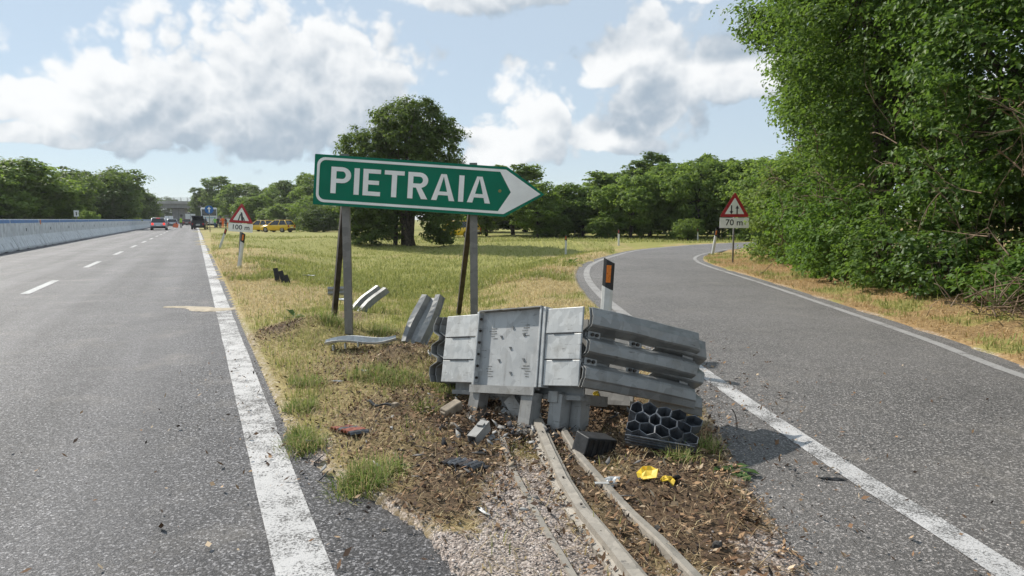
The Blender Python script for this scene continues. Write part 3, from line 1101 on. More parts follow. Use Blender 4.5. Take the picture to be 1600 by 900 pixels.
def build_litter():
    x, y = uniform_xy(120000, -3.0, 3.6, 2.3, 8.0)
    h, d, dirt, grav, g, right, dm, dr = ground_fields(x, y)
    onroad = (d <= -0.03) & (RNG.random(len(x)) < 0.16 * np.exp(d * 2.2) * np.where(dr < dm, 1.0, 0.35))
    keep = onroad | (d > -0.03) & (RNG.random(len(x)) < np.clip(0.14 + 1.3 * dirt - 0.25 * grav, 0.04, 1) * (1 - 0.5 * g))
    x, y, h = x[keep], y[keep], np.maximum(h[keep], 0.006)
    n = len(x)
    pal = np.array([(0.19, 0.108, 0.058), (0.30, 0.185, 0.10), (0.42, 0.29, 0.175), (0.085, 0.052, 0.034), (0.045, 0.032, 0.024), (0.50, 0.385, 0.26)])
    col = pal[RNG.choice(6, n, p=(.24, .18, .12, .23, .18, .05))] * RNG.uniform(.8, 1.2, (n, 1))
    V, FC, C = chips('l', x, y, h + 0.006 + 0.012 * RNG.random(n), 0.004 + 0.020 * RNG.random(n) ** 2.2, col, M_LITTER, 0.5, 0.8)
    # straws
    x, y = uniform_xy(22000, -3.0, 2.2, 2.4, 8.5)
    h2, d2, dirt2, grav2, g2, *_ = ground_fields(x, y)
    k = (d2 > 0.0) & (RNG.random(len(x)) < (0.45 + 0.15 * dirt2) * (1 - .8 * grav2))
    x, y, h2 = x[k], y[k], h2[k]
    n2 = len(x)
    r = RNG.random((n2, 1))
    V2, F2, C2 = blades('s', x, y, h2 + 0.008, RNG.uniform(.03, .15, n2), np.full(n2, .0028), np.array((.22, .145, .075)) * (1 - r) + np.array((.50, .38, .22)) * r, flat=RNG.uniform(1.0, 1.5, n2))
    me = np_mesh('dry_litter', np.vstack([V, V2]), np.vstack([FC, F2 + len(V)]), M_LITTER, np.vstack([C, C2]))
    tag(obj('dry_litter', me), 'brown dead leaves, straw and wood chips around the wreck', 'litter', None, 'stuff')


build_litter()


def build_chippings():
    ico = bmesh.new()
    bmesh.ops.create_icosphere(ico, subdivisions=1, radius=1.0)
    ico.verts.index_update()
    bv = np.array([v.co[:] for v in ico.verts])
    bf = np.array([[v.index for v in f.verts] for f in ico.faces])
    ico.free()
    x, y = uniform_xy(130000, -1.6, 2.6, 2.2, 5.2)
    h, d, dirt, grav, g, right, dm, dr = ground_fields(x, y)
    p = np.where(d > -0.05, np.clip(grav, 0, 1) * 0.42 * (1 - .55 * dirt), 0)
    p = np.maximum(p, np.where((d <= -0.05) & (dr < 0.0), 0.08 * sstep(-1.2, 0, d), 0))
    p = np.maximum(p, np.where((d <= -0.05) & (dm < 0.0), 0.02 * sstep(-0.5, 0, d), 0))
    k = RNG.random(len(x)) < p
    x, y, h, d = x[k], y[k], h[k], d[k]
    n = len(x)
    sz = RNG.uniform(0.0018, 0.0045, n) * np.where(RNG.random(n) < .05, 1.9, 1)
    pal = np.array([(0.62, 0.53, 0.47), (0.50, 0.41, 0.355), (0.36, 0.295, 0.255), (0.70, 0.63, 0.56), (0.16, 0.145, 0.14), (0.45, 0.36, 0.30)])
    col = pal[RNG.choice(6, n, p=(.28, .22, .16, .14, .12, .08))]
    S = np.stack([sz * RNG.uniform(.7, 1.4, n), sz * RNG.uniform(.7, 1.4, n), sz * RNG.uniform(.5, .9, n)], 1)
    an = RNG.uniform(0, 6.283, n)
    ca, sa = np.cos(an), np.sin(an)
    jit = bv[None] * (1 + RNG.uniform(-.22, .22, (n, len(bv), 1)))
    P = jit * S[:, None, :]
    X = P[..., 0] * ca[:, None] - P[..., 1] * sa[:, None] + x[:, None]
    Y = P[..., 0] * sa[:, None] + P[..., 1] * ca[:, None] + y[:, None]
    Z = P[..., 2] + (np.maximum(h, 0.004) + sz * .4)[:, None]
    V = np.stack([X, Y, Z], -1).reshape(-1, 3)
    FC = (bf[None] + (np.arange(n) * len(bv))[:, None, None]).reshape(-1, 3)
    me = np_mesh('gravel', V, FC, M_STONE, np.repeat(col, len(bv), 0))
    tag(obj('gravel', me), 'pale stone chippings strewn over the gore', 'gravel', None, 'stuff')


build_chippings()


def build_shards():
    """small torn fragments of the wreck strewn round the nose"""
    n = 420
    cx, cy = 0.15, 4.15
    a = RNG.uniform(0, 6.283, n)
    r = np.abs(RNG.normal(0, 0.75, n))
    x, y = cx + r * np.cos(a) * 1.0, cy + r * np.sin(a) * 0.9
    h, d, *_ = terrain(x, y, True)
    k = (y > 2.5) & (d > -0.5)
    x, y, h = x[k], y[k], np.maximum(h[k], 0.008)
    n = len(x)
    pal = np.array([(0.05, 0.05, 0.055), (0.02, 0.02, 0.022), (0.24, 0.235, 0.225), (0.36, 0.35, 0.33), (0.30, 0.24, 0.17), (0.16, 0.15, 0.14)])
    col = pal[RNG.choice(6, n, p=(.26, .2, .17, .1, .15, .12))]
    V, FC, C = chips('w', x, y, h + 0.012, 0.008 + 0.045 * RNG.random(n) ** 2.5, col, M_LITTER, 0.5, 0.7)
    me = np_mesh('wreck_fragments', V, FC, M_LITTER, C)
    o = obj('wreck_fragments', me)
    solidify(o, 0.003)
    tag(o, 'small dark and grey torn fragments strewn round the wreck', 'debris', None, 'stuff')


build_shards()


# ------------------------------------------------------------------ crash cushion
def cushion_frame():
    rb, rt = AT(908, 605, 4.10), AT(922, 475, 4.10)
    lb = AT(690, 597, 5.08)
    u = (rb - lb)
    W = u.length
    u.normalize()
    # rails run back to the right and down
    v = (AT(1085, 625, 4.75) - rb).normalized()
    v = (v - u * v.dot(u)).normalized()
    w = u.cross(v).normalized()
    M = Matrix(((u.x, v.x, w.x, lb.x), (u.y, v.y, w.y, lb.y), (u.z, v.z, w.z, lb.z), (0, 0, 0, 1)))
    return M, W


def thrie_profile():
    """(outward, height) of a three-wave beam 0.506 high, with the valley split for its slots"""
    pts = []
    p = 0.506 / 3
    for k in range(3):
        b = k * p
        lo = [(0.0, b + 0.012), (0.006, b + 0.018)] if k else [(0.048, b + 0.002), (0.056, b + 0.006)]
        hi = [(0.006, b + p - 0.018), (0.0, b + p - 0.012)] if k < 2 else [(0.052, b + p - 0.006), (0.044, b + p - 0.002)]
        pts += lo + [(0.074, b + 0.046), (0.083, b + 0.056), (0.083, b + 0.108), (0.074, b + 0.120)] + hi
    return pts


def thrie_rail(name, mat, parent, x0, sgn, y0, y1, z0=0.0, slots=(), bend=None, mloc=None):
    prof = thrie_profile()
    cols = sorted(set([y0, y1] + [s for a in slots for s in a] + list(np.linspace(y0, y1, 13))))
    mb = MB()
    v, f = [], []
    n = len(prof)
    for y in cols:
        for (o, h) in prof:
            dx, dz = bend(y, h) if bend else (0, 0)
            dx += 0.016 * (float(fbm(y * 5 + 3.1, h * 7, 3, 15)) - .5) + 0.012 * (float(vnoise(y * 16, h * 5, 4)) - .5) * (y - y0)
            dz += 0.014 * (float(fbm(y * 4 + 9.1, h * 5, 3, 25)) - .5)
            ye = y + (0.05 * (float(vnoise(h * 14, y1 * 3, 8)) - .5) if y > y1 - 1e-6 else 0)
            v.append((x0 + sgn * (o + dx), ye, z0 + h + dz))
    for i in range(len(cols) - 1):
        for k in range(n - 1):
            mid = (cols[i] + cols[i + 1]) / 2
            valley = k in (7, 15)
            if valley and any(a < mid < b for a, b in slots):
                continue
            f.append((i * n + k, i * n + k + 1, (i + 1) * n + k + 1, (i + 1) * n + k))
    mb.add(v, f, 0, False)
    o = mb.build(name, mat, parent)
    solidify(o, 0.006)
    if mloc is not None:
        o.matrix_local = mloc
    return o


def bolt_pad(parent, x, y, z, sgn, mloc=None):
    mb = MB()
    mb.box((x - 0.006, y - 0.045, z - 0.032), (x + 0.006, y + 0.045, z + 0.032), 0, None, 0.004)
    o = mb.build('bolt_plate', M_RAIL, parent)
    if mloc is not None:
        o.matrix_local = mloc
    for q in (-0.016, 0.016):
        b = MB()
        b.disc_cyl((x + sgn * 0.012, y + q, z), 0.011, 0.016, 'x', 6)
        b.build('bolt', M_DARKPOST, o)


def c_post(mb, x, y, z0, z1, w=0.10, d=0.08, M=None):
    """open channel post, opening to the back"""
    t = 0.007
    mb.box((x - w / 2, y, z0), (x + w / 2, y + t, z1), 0, M)
    mb.box((x - w / 2, y + t, z0), (x - w / 2 + t, y + d, z1), 0, M)
    mb.box((x + w / 2 - t, y + t, z0), (x + w / 2, y + d, z1), 0, M)
    mb.box((x - w / 2 + t, y + d - t, z0), (x - w / 2 + 0.025, y + d, z1), 0, M)
    mb.box((x + w / 2 - 0.025, y + d - t, z0), (x + w / 2 - t, y + d, z1), 0, M)


def build_cushion():
    M, W = cushion_frame()
    t = thing('crash_cushion', 'wrecked galvanised steel crash cushion tilted nose-up in front of the green sign', 'crash cushion', matrix=M)
    H = 0.506
    L0, L1, R0 = 0.285 * W, 0.735 * W, 0.765 * W
    # side nose panels, three stacked pieces each with a slotted joint
    ph = H / 3
    for (xa, xb) in ((0.012, L0 - 0.012), (R0 + 0.012, W - 0.008)):
        for k in range(3):
            mb = MB()
            z0, z1 = k * ph + 0.002, (k + 1) * ph - 0.002
            Mp = Matrix.Translation(((xa + xb) / 2, 0, (z0 + z1) / 2)) @ Euler((R(rnd.uniform(-2.2, 2.2)), R(rnd.uniform(-.5, .5)), R(rnd.uniform(-.8, .8)))).to_matrix().to_4x4() @ Matrix.Translation((-(xa + xb) / 2, 0, -(z0 + z1) / 2))
            mb.box((xa, -0.016, z0), (xb, 0.0, z1), 0, Mp, 0.004)
            mb.build('nose_panel', M_GALV, t)
        for k in (1, 2):
            mb = MB()
            mb.box((xa + (xb - xa) * .22, -0.020, k * ph - 0.004), (xb - (xb - xa) * .22, -0.013, k * ph + 0.0045))
            mb.build('panel_slot', M_TRIM, t)
    # flanges beside the recessed plate
    for (xa, xb) in ((L0 - 0.012, L0 + 0.012), (L1 - 0.004, L1 + 0.014), (L1 + 0.020, R0 + 0.008)):
        mb = MB()
        mb.box((xa, -0.030 if xa < L1 + 0.01 else -0.024, -0.012), (xb, 0.05, H + 0.012), 0, None, 0.003)
        mb.build('flange', M_GALV, t)
    # recessed nose plate with turned lips
    mb = MB()
    mb.box((L0 + 0.012, 0.010, -0.03), (L1 - 0.004, 0.018, H + 0.008))
    mb.build('nose_plate', galv('marked_plate_steel', (0.44, 0.445, 0.44), 0.55, 0.4, 0.2, 9), t)
    mb = MB()
    mb.box((L0 + 0.012, -0.036, H + 0.012), (L1 + 0.016, 0.06, H + 0.020))
    mb.build('top_lip', M_FRAME, t)
    mb = MB()
    mb.box((L0 - 0.012, -0.046, -0.066), (L1 + 0.005, -0.038, -0.012))
    mb.box((L0 - 0.012, -0.038, -0.020), (L1 + 0.005, 0.010, -0.012))
    mb.build('bottom_lip', M_FRAME, t)
    # hooks punched out of the plate
    w = L1 - L0
    for (a, b) in ((.54, .78), (.36, .66), (.72, .68), (.52, .50), (.35, .33), (.74, .34), (.55, .16)):
        x, z = L0 + a * w, b * H
        mb = MB()
        v = [(x - .014, .009, z + .008), (x + .010, .009, z + .008), (x + .010, .009, z - .022), (x - .010, .001, z + .007), (x + .008, .000, z + .007)]
        mb.add(v, [(0, 1, 4, 3), (1, 2, 4), (0, 3, 2), (3, 4, 2)])
        o = mb.build('hook', M_FRAME, t)
    # printed marks, worn
    mk = MB()
    for (a, b, n) in ((.24, .77, 5), (.76, .80, 5), (.20, .24, 5), (.80, .25, 5)):
        for k in range(n):
            ln = rnd.uniform(.03, .075)
            x, z = L0 + a * w + rnd.uniform(-.02, .02), (b - k * .035) * H
            mk.box((x - ln / 2, .0085, z), (x + ln / 2, .0095, z + .006))
    mk.build('worn_print', pbr('worn_print_grey', (0.24, 0.235, 0.22), 0.7, 0, .3, 60), t)['kind'] = 'stuff'
    # bolts down the left flange
    for k in range(6):
        mb = MB()
        mb.disc_cyl((L0 + 0.016, -0.012, 0.04 + k * 0.085), 0.010, 0.016, 'x', 6)
        mb.build('bolt', M_DARKPOST, t)
    # thrie-beam sides
    slots = [(0.09, 0.30), (0.40, 0.72)]
    # the right-hand rails were torn outwards: they splay from the nose corner
    Mi = M.inverted()
    rdir = (Mi.to_3x3() @ (AT(1085, 640, 4.36) - AT(908, 605, 4.10))).normalized()
    zax = Vector((0, 0, 1))
    zax = (zax - rdir * zax.dot(rdir)).normalized()
    xax = rdir.cross(zax).normalized()
    MRl = Matrix(((xax.x, rdir.x, zax.x, W), (xax.y, rdir.y, zax.y, 0), (xax.z, rdir.z, zax.z, 0), (0, 0, 0, 1)))
    thrie_rail('side_rail', M_RAIL, t, -0.026, 1, -0.012, 0.80, 0.0, slots, lambda y, h: (0.012 * math.sin(y * 4.0), -0.012 * max(0, y - 0.5)), MRl)
    thrie_rail('inner_rail', M_RAIL, t, -0.050, 1, -0.020, 0.22, 0, (), None, MRl)
    thrie_rail('rear_rail', M_RAIL, t, -0.075, 1, 0.50, 0.90, -0.03, (), lambda y, h: (0.0, -0.03 * (y - .6)), MRl)
    thrie_rail('side_rail', M_RAIL, t, -0.004, -1, 0.0, 1.0, 0.0, slots)
    thrie_rail('inner_rail', M_RAIL, t, -0.045, -1, -0.03, 0.25)
    p = H / 3
    for k in (1, 2):
        for y in (0.045, 0.345):
            bolt_pad(t, -0.012, y, k * p, 1, MRl)
    # inner frame
    mb = MB()
    for y in (0.10, 0.62):
        mb.box((0.05, y, -0.06), (W - 0.06, y + 0.012, 0.44))
        mb.box((0.05, y - 0.03, -0.08), (W - 0.06, y + 0.05, -0.05))
    mb.build('diaphragm', M_FRAME, t)
    mb = MB()
    mb.box((W - 0.30, 0.03, -0.10), (W - 0.22, 0.55, -0.03))
    mb.box((0.22, 0.12, -0.10), (0.30, 0.85, -0.03))
    mb.build('skid_beam', M_FRAME, t)
    # legs: open channel posts under the nose and the first diaphragm
    for (x, y, ln, tilt, slant) in ((L0 + 0.04, -0.03, 0.27, 0.05, -0.20), (L1 - 0.06, -0.034, 0.27, 0.02, -0.12), (L1 + 0.13, 0.04, 0.30, 0.0, -0.06),
                                    (L0 + 0.20, 0.13, 0.30, 0.1, -0.05), (W - 0.16, 0.14, 0.27, 0.0, -0.05)):
        mb = MB()
        Mt = Matrix.Translation((x, y, -0.045)) @ Euler((tilt, slant * -1, 0)).to_matrix().to_4x4()
        c_post(mb, 0, 0, -ln, 0, 0.105, 0.09, Mt)
        mb.build('leg', M_FRAME, t)
    mb = MB()
    Mt = Matrix.Translation((L0 + 0.33, 0.02, -0.09)) @ Euler((0.25, -0.62, 0)).to_matrix().to_4x4()
    c_post(mb, 0, 0, -0.27, 0, 0.10, 0.09, Mt)
    mb.build('loose_leg', M_FRAME, t)
    return M, W


CM, CW = build_cushion()


# ------------------------------------------------------------------ place-name sign
def stroke_letters():
    s = 0.172                                  # stroke of a letter 1 high
    def arc(cx, cz, rx, rz, a0, a1, n=10):
        return [(cx + rx * math.cos(a0 + (a1 - a0) * i / n), cz + rz * math.sin(a0 + (a1 - a0) * i / n)) for i in range(n + 1)]
    bar = lambda x0, z0, x1, z1: [(x0, z0), (x1, z0), (x1, z1), (x0, z1)]
    hp = math.pi / 2

    def bowl(top, bot, x0, xr):
        rz = (top - bot) / 2
        out = arc(xr - rz * .9, (top + bot) / 2, rz * .9 + .02, rz, -hp, hp)
        inn = arc(xr - rz * .9, (top + bot) / 2, rz * .9 + .02 - s * 1.02, rz - s * .92, hp, -hp)
        quads = []
        n = len(out)
        inr = inn[::-1]
        for i in range(n - 1):
            quads.append([out[i], out[i + 1], inr[i + 1], inr[i]])
        quads.append([(x0, bot), (out[0][0], bot), (inr[0][0], inr[0][1]), (x0, inr[0][1])])
        quads.append([(x0, inr[-1][1]), (inr[-1][0], inr[-1][1]), (out[-1][0], top), (x0, top)])
        return quads
    D = {}
    D['I'] = (s, [bar(0, 0, s, 1)])
    D['P'] = (0.64, [bar(0, 0, s, 1)] + bowl(1, .40, s, .64))
    D['E'] = (0.58, [bar(0, 0, s, 1), bar(s, 0, .58, s * .92), bar(s, 1 - s * .92, .58, 1), bar(s, .42, .53, .42 + s * .9)])
    D['T'] = (0.66, [bar(.33 - s / 2, 0, .33 + s / 2, 1 - s * .92), bar(0, 1 - s * .92, .66, 1)])
    D['R'] = (0.67, [bar(0, 0, s, 1)] + bowl(1, .42, s, .65) + [[(.27, .43), (.46, .0), (.67, .0), (.45, .43)]])
    k = s * 1.06
    D['A'] = (0.78, [[(0, 0), (k, 0), (.39 + .02, 1), (.39 - k / 2, 1)], [(.78 - k, 0), (.78, 0), (.39 + k / 2, 1), (.39 - .02, 1)], bar(.2, .20, .58, .20 + s * .8)])
    return D


def build_place_sign():
    base = GT(545, 518)
    Y = base.y
    c = AT(672, 292, Y - 0.12)
    roll = R(3.75)
    t = thing('direction_sign', 'green arrow-shaped sign reading PIETRAIA on two braced steel posts', 'sign', (c.x, c.y, tz(c.x, c.y)), (0, 0, R(2)))
    px = (Y - 0.12) / F
    zc = c.z - tz(c.x, c.y)
    MR = Matrix.Translation((0, 0, zc)) @ Matrix.Rotation(roll, 4, 'Y') @ Matrix.Rotation(R(-2), 4, 'X')
    hw, hh, tip = 178 * px, 38.5 * px, 60 * px

    def outline(m, rad):
        l, r, tp = -hw + m, hw - tip - m * .5, hw - m * 1.55
        h = hh - m
        pts = []
        for (cx, cz, a0) in ((l + rad, h - rad, math.pi / 2), (l + rad, -h + rad, math.pi)):
            pts += [(cx + rad * math.cos(a0 + i * math.pi / 10), cz + rad * math.sin(a0 + i * math.pi / 10)) for i in range(6)]
        pts += [(r, -h), (tp, 0), (r, h)]
        return pts
    mb = MB()
    mb.prism(outline(0, 0.012), -0.002, 0.022, 0, MR)
    panel = mb.build('panel', M_GREEN, t)
    # white border: outer outline minus inner, arrow head solid white
    mb = MB()
    o1, o2 = outline(0.030, 0.085), outline(0.058, 0.068)
    r_in = o2[12]
    tipx = hw - 0.030 * 1.55 - 0.33
    o2[13] = (tipx, 0.0)
    o2[12] = (o2[12][0] - 0.05, o2[12][1])
    o2[14] = (o2[14][0] - 0.05, o2[14][1])
    n = len(o1)
    yf, yb = -0.0065, -0.0022
    v = [(x, yf, z) for x, z in o1] + [(x, yf, z) for x, z in o2] + [(x, yb, z) for x, z in o1] + [(x, yb, z) for x, z in o2]
    f = []
    for i in range(n):
        j = (i + 1) % n
        f += [(i, j, n + j, n + i), (2 * n + i, 2 * n + j, j, i), (n + i, n + j, 3 * n + j, 3 * n + i)]
    mb.add(v, f, 0, False, MR)
    mb.build('border', M_SIGNWHITE, t)
    D = stroke_letters()
    word = 'PIETRAIA'
    hgt = 40.5 * px
    total = 246 * px
    sp = 0.125
    width = sum(D[ch][0] for ch in word) + sp * 7
    sx = total / width
    x = -152 * px
    for ch in word:
        w, polys = D[ch]
        mb = MB()
        for k, po in enumerate(polys):
            mb.prism([(x + a * sx, (b - .5) * hgt + .004) for a, b in po], -0.0075 - 0.00012 * k, -0.0022, 0, MR)
        mb.build('letter', M_SIGNWHITE, t)
        x += (w + sp) * sx
    # small yellow date sticker
    mb = MB()
    mb.disc_cyl((108 * px, -0.004, 1 * px), 0.018, 0.004, 'y', 10, 0, MR)
    mb.build('sticker', pbr('faded_sticker', (0.25, 0.24, 0.07), .6), t)
    # back rails and clamps
    for z in (-.18, .18):
        mb = MB()
        mb.box((-hw + .1, .023, z - .02), (hw - tip, .05, z + .02), 0, MR)
        mb.build('back_rail', M_POST, t)
    # posts and raking braces (open channels)
    for u, vb in ((545, 518), (741, 512)):
        xb = (u - 800) / F * Y
        gz = tz(xb, Y)
        lx = xb - c.x
        topz = zc + 0.30 - lx * math.tan(roll) * 1.0
        mb = MB()
        a, d = 0.085, 0.06
        for lo, hi in (((lx - a / 2, 0.055, 0), (lx + a / 2, 0.062, 1)), ((lx - a / 2, 0.062, 0), (lx - a / 2 + .007, 0.055 + d, 1)), ((lx + a / 2 - .007, 0.062, 0), (lx + a / 2, 0.055 + d, 1))):
            mb.box((lo[0], lo[1], gz - c.z + zc - .25), (hi[0], hi[1], topz))
        mb.build('post', M_POST, t)
        mb = MB()
        top = Vector((lx - 0.01, 0.14, topz - .35))
        gb = GT(524, 503) if u < 600 else GT(722, 494)
        bot = Vector((gb.x - c.x, gb.y - c.y, gb.z - c.z + zc - .2))
        ax = (top - bot)
        q = ax.to_track_quat('Z', 'Y').to_matrix().to_4x4()
        Mq = Matrix.Translation(bot) @ q
        mb.box((-.03, -.035, 0), (.03, -.028, ax.length), 0, Mq)
        mb.box((-.03, -.028, 0), (-.023, .035, ax.length), 0, Mq)
        mb.box((.023, -.028, 0), (.03, .035, ax.length), 0, Mq)
        mb.build('brace', M_DARKPOST, t)


build_place_sign()


# ------------------------------------------------------------------ triangular signs
def text_mesh(txt, size, bold=0.010):
    cu = bpy.data.curves.new('lettering', 'FONT')
    cu.body = txt
    cu.size = size
    cu.offset = bold * size
    cu.extrude = 0.0012
    cu.align_x = 'CENTER'
    cu.align_y = 'CENTER'
    cu.resolution_u = 3
    o = bpy.data.objects.new('tmp', cu)
    COL.objects.link(o)
    me = bpy.data.meshes.new_from_object(o.evaluated_get(bpy.context.evaluated_depsgraph_get()))
    bpy.data.objects.remove(o)
    bpy.data.curves.remove(cu)
    me.materials.clear()
    me.materials.append(M_SIGNBLK)
    return me


def tri(hw, zlow, rad):
    """rounded upright triangle, half width hw, base at zlow"""
    h = hw * math.sqrt(3)
    c = [(-hw, zlow), (hw, zlow), (0, zlow + h)]
    cen = (0, zlow + h / 3)
    out = []
    for i, (a0) in enumerate((math.pi * 7 / 6, -math.pi / 6, math.pi / 2)):
        cx = c[i][0] + (cen[0] - c[i][0]) * (2 * rad / (2 * h / 3))
        cz = c[i][1] + (cen[1] - c[i][1]) * (2 * rad / (2 * h / 3))
        for k in range(7):
            an = a0 + (k - 3) * (math.pi / 3) / 3
            out.append((cx + rad * math.cos(an), cz + rad * math.sin(an)))
    return out


def warning_sign(label, loc, rot, hw, zt, txt, pict, post_h, post_r=0.03, plate=True):
    t = thing('warning_sign', label, 'sign', loc, rot)
    mb = MB()
    mb.tube([(0, 0.035, -0.3), (0, 0.035, post_h)], post_r, 12)
    mb.build('post', M_POST, t)
    mb = MB()
    mb.prism(tri(hw, zt, 0.035), -0.003, 0.004)
    mb.build('triangle_plate', M_SIGNRED, t)
    k = 0.70
    h = hw * math.sqrt(3)
    mb = MB()
    mb.prism(tri(hw * k * .93, zt + h / 3 * (1 - k * .93), 0.012), -0.0075, -0.0032)
    mb.build('white_field', M_SIGNWHITE, t)
    pm = M_SIGNBLK if txt != '100 m' else pbr('faded_pictogram', (.07, .07, .075), .6)
    for shape in pict:
        mb = MB()
        for poly in shape:
            mb.prism([(a * hw, zt + b * hw) for a, b in poly], -0.0105, -0.0078)
        mb.build('pictogram', pm, t)
    mb = MB()
    mb.box((-hw * .98, -0.003, zt - 0.06 - hw * .62), (hw * .98, 0.004, zt - 0.02))
    pl = mb.build('distance_plate', M_SIGNWHITE, t)
    me = text_mesh(txt, hw * .58)
    o = obj('lettering', me, None, pl, (0, -0.0055, zt - 0.04 - hw * .30), (math.pi / 2, 0, 0))
    for z in (zt + .12, zt - .15):
        mb = MB()
        mb.box((-.07, .005, z - .02), (.07, .07, z + .02))
        mb.build('clamp', M_POST, t)
    return t


arrow_dn = [[(-.25, .38), (-.17, .38), (-.17, .80), (-.25, .80)], [(-.21, .18), (-.09, .40), (-.33, .40)]]
arrow_up = [[(.13, .18), (.21, .18), (.21, .60), (.13, .60)], [(.17, .80), (.05, .58), (.29, .58)]]
merge = [[[(-.26, .2), (-.16, .2), (-.03, .72), (-.10, .75)]], [[(.02, .2), (.22, .2), (.06, .90), (-.06, .90)]], [[(.26, .2), (.33, .2), (.2, .5), (.14, .48)]]]
b = GT(1145, 413)
k = b.y / F
warning_sign('red-bordered triangle sign with two arrows and 70 m plate before the wood', (b.x, b.y, b.z), (0, 0, R(-8)), 22.5 * k, (413 - 342) * k, '70 m', [arrow_dn, arrow_up], (413 - 318) * k, 0.028)
b = AT(373.5, 405, 23.5)
b.z = tz(b.x, b.y)
k = 23.5 / F
warning_sign('leaning triangle sign with faded pictogram and 100 m plate beside the carriageway', (b.x, b.y, b.z), (R(-3), R(4.5), R(14)), 18.2 * k, AT(377, 348, 23.5).z - b.z, '100 m', merge, AT(377, 330, 23.5).z - b.z, 0.03)


# ------------------------------------------------------------------ delineator posts
def delineator(label, loc, rot, refl, front=True):
    t = thing('delineator_post', label, 'delineator', loc, rot, 'delineator posts along the roads')
    def sect(w):
        return [(-w, .035), (-w * .95, -.02), (-w * .45, -.045), (w * .45, -.045), (w * .95, -.02), (w, .035)]
    def hull(z0l, z0r, z1l, z1r, w, mat, name):
        s = sect(w)
        mb = MB()
        zz = lambda x, a, b: a + (b - a) * (x + w) / (2 * w)
        v = [(x, y, zz(x, z0l, z0r)) for x, y in s] + [(x, y, zz(x, z1l, z1r)) for x, y in s]
        n = len(s)
        mb.add(v, [list(range(n)), list(range(2 * n - 1, n - 1, -1))] + [(i, (i + 1) % n, (i + 1) % n + n, i + n) for i in range(n)])
        return mb.build(name, mat, t)
    w = 0.052
    hull(-.3, -.3, .735, .69, w, M_DELWHITE, 'body')
    hull(.735, .69, .99, .94, w * 1.004, M_DELBLACK, 'black_band')
    mb = MB()
    mb.box((-.020, -.049, .765), (.022, -.0455, .925), 0, None, 0.002)
    mb.build('reflector', refl, t)
    return t


def plant_delin(label, u, v, rot, refl, Y=None):
    p = GT(u, v) if Y is None else AT(u, v, Y)
    p.z = tz(p.x, p.y)
    return delineator(label, p, rot, refl)


plant_delin('white delineator post with orange reflector standing behind the crash cushion', 942, 520, (0, R(3), R(-8)), M_ORANGE, 6.25)
plant_delin('delineator post with orange reflector on the grass left of the ramp bend', 884, 397, (0, 0, R(-10)), M_ORANGE)
plant_delin('small delineator post farther up the ramp left verge', 966.5, 384, (0, 0, R(-20)), M_REFRED)
plant_delin('leaning white delineator post on the inside of the ramp bend', 1113, 398, (0, R(8), R(-20)), M_ORANGE)
plant_delin('distant delineator post beyond the ramp, left of the 70 m sign', 1090, 376, (0, 0, R(-40)), M_REFRED)
plant_delin('distant white post behind the ramp bend beneath the 70 m plate', 1123, 371, (0, 0, R(-40)), M_DELWHITE)
plant_delin('leaning delineator post standing in front of the 100 m sign', 373.5, 418, (0, R(9), R(16)), M_ORANGE)
plant_delin('delineator post leaning right nearest the white edge line', 343, 388, (0, R(20), R(16)), M_REFRED)
plant_delin('left of two far white posts in the field behind the ramp', 898, 369, (0, 0, 0), M_DELWHITE)
plant_delin('right of two far white posts in the field behind the ramp', 904, 369.5, (0, 0, 0), M_DELWHITE)


# ------------------------------------------------------------------ torn guardrail pieces and debris
def sheet(profile, length, name, mat, parent=None, thick=0.004, segs=8, warp=None):
    """profile (x,z) swept along y"""
    mb = MB()
    v, f = [], []
    n = len(profile)
    for i in range(segs + 1):
        y = length * i / segs
        for (x, z) in profile:
            p = Vector((x, y, z))
            if warp:
                p = p + Vector(warp(x, y, z))
            v.append(p)
    for i in range(segs):
        for k in range(n - 1):
            f.append((i * n + k, i * n + k + 1, (i + 1) * n + k + 1, (i + 1) * n + k))
    mb.add(v, f)
    return solidify(mb.build(name, mat, parent), thick)


WB = [(0, 0), (.012, 0), (.035, .075), (.095, .08), (.118, .01), (.192, .01), (.215, .08), (.275, .075), (.298, 0), (.31, 0)]


def flat_thing(name, label, cat, u, v, rot, lift=0.0, group=None, Y=None):
    p = GT(u, v)
    return thing(name, label, cat, (p.x, p.y, max(p.z, 0.0) + lift), rot, group)


# upright torn W-beam behind the cushion
t = flat_thing('guardrail_fragment', 'torn two-wave guardrail piece standing up tilted beside the crash cushion', 'guardrail', 628, 536, (R(52), R(0), R(-24)), -0.02)
sheet(WB, 0.62, 'beam', M_RAIL, t, 0.005, 8, lambda x, y, z: (0.05 * y * y, 0, .03 * math.sin(y * 6 + x * 9)))
mb = MB(); mb.box((.10, .30, -.045), (.20, .36, -.006), 0, None, .003); mb.build('bracket', M_FRAME, t)
# flat crumpled rail left of it
t = flat_thing('guardrail_fragment', 'flattened guardrail strip lying on the grass below the left sign post', 'guardrail', 512, 545, (R(6), R(-4), R(-82)), 0.03)
sheet([(0, 0), (.02, 0), (.05, .05), (.10, .055), (.13, .005), (.2, .01), (.21, .03)], 0.72, 'beam', M_GALV, t, 0.005, 10, lambda x, y, z: (.05 * math.sin(y * 3), 0, .035 * math.sin(y * 7 + x * 4)))
for y in (.08, .2, .33):
    mb = MB()
    mb.box((.15, y, -.03), (.28, y + .012, .02))
    mb.build('bracket', M_GALV, t)
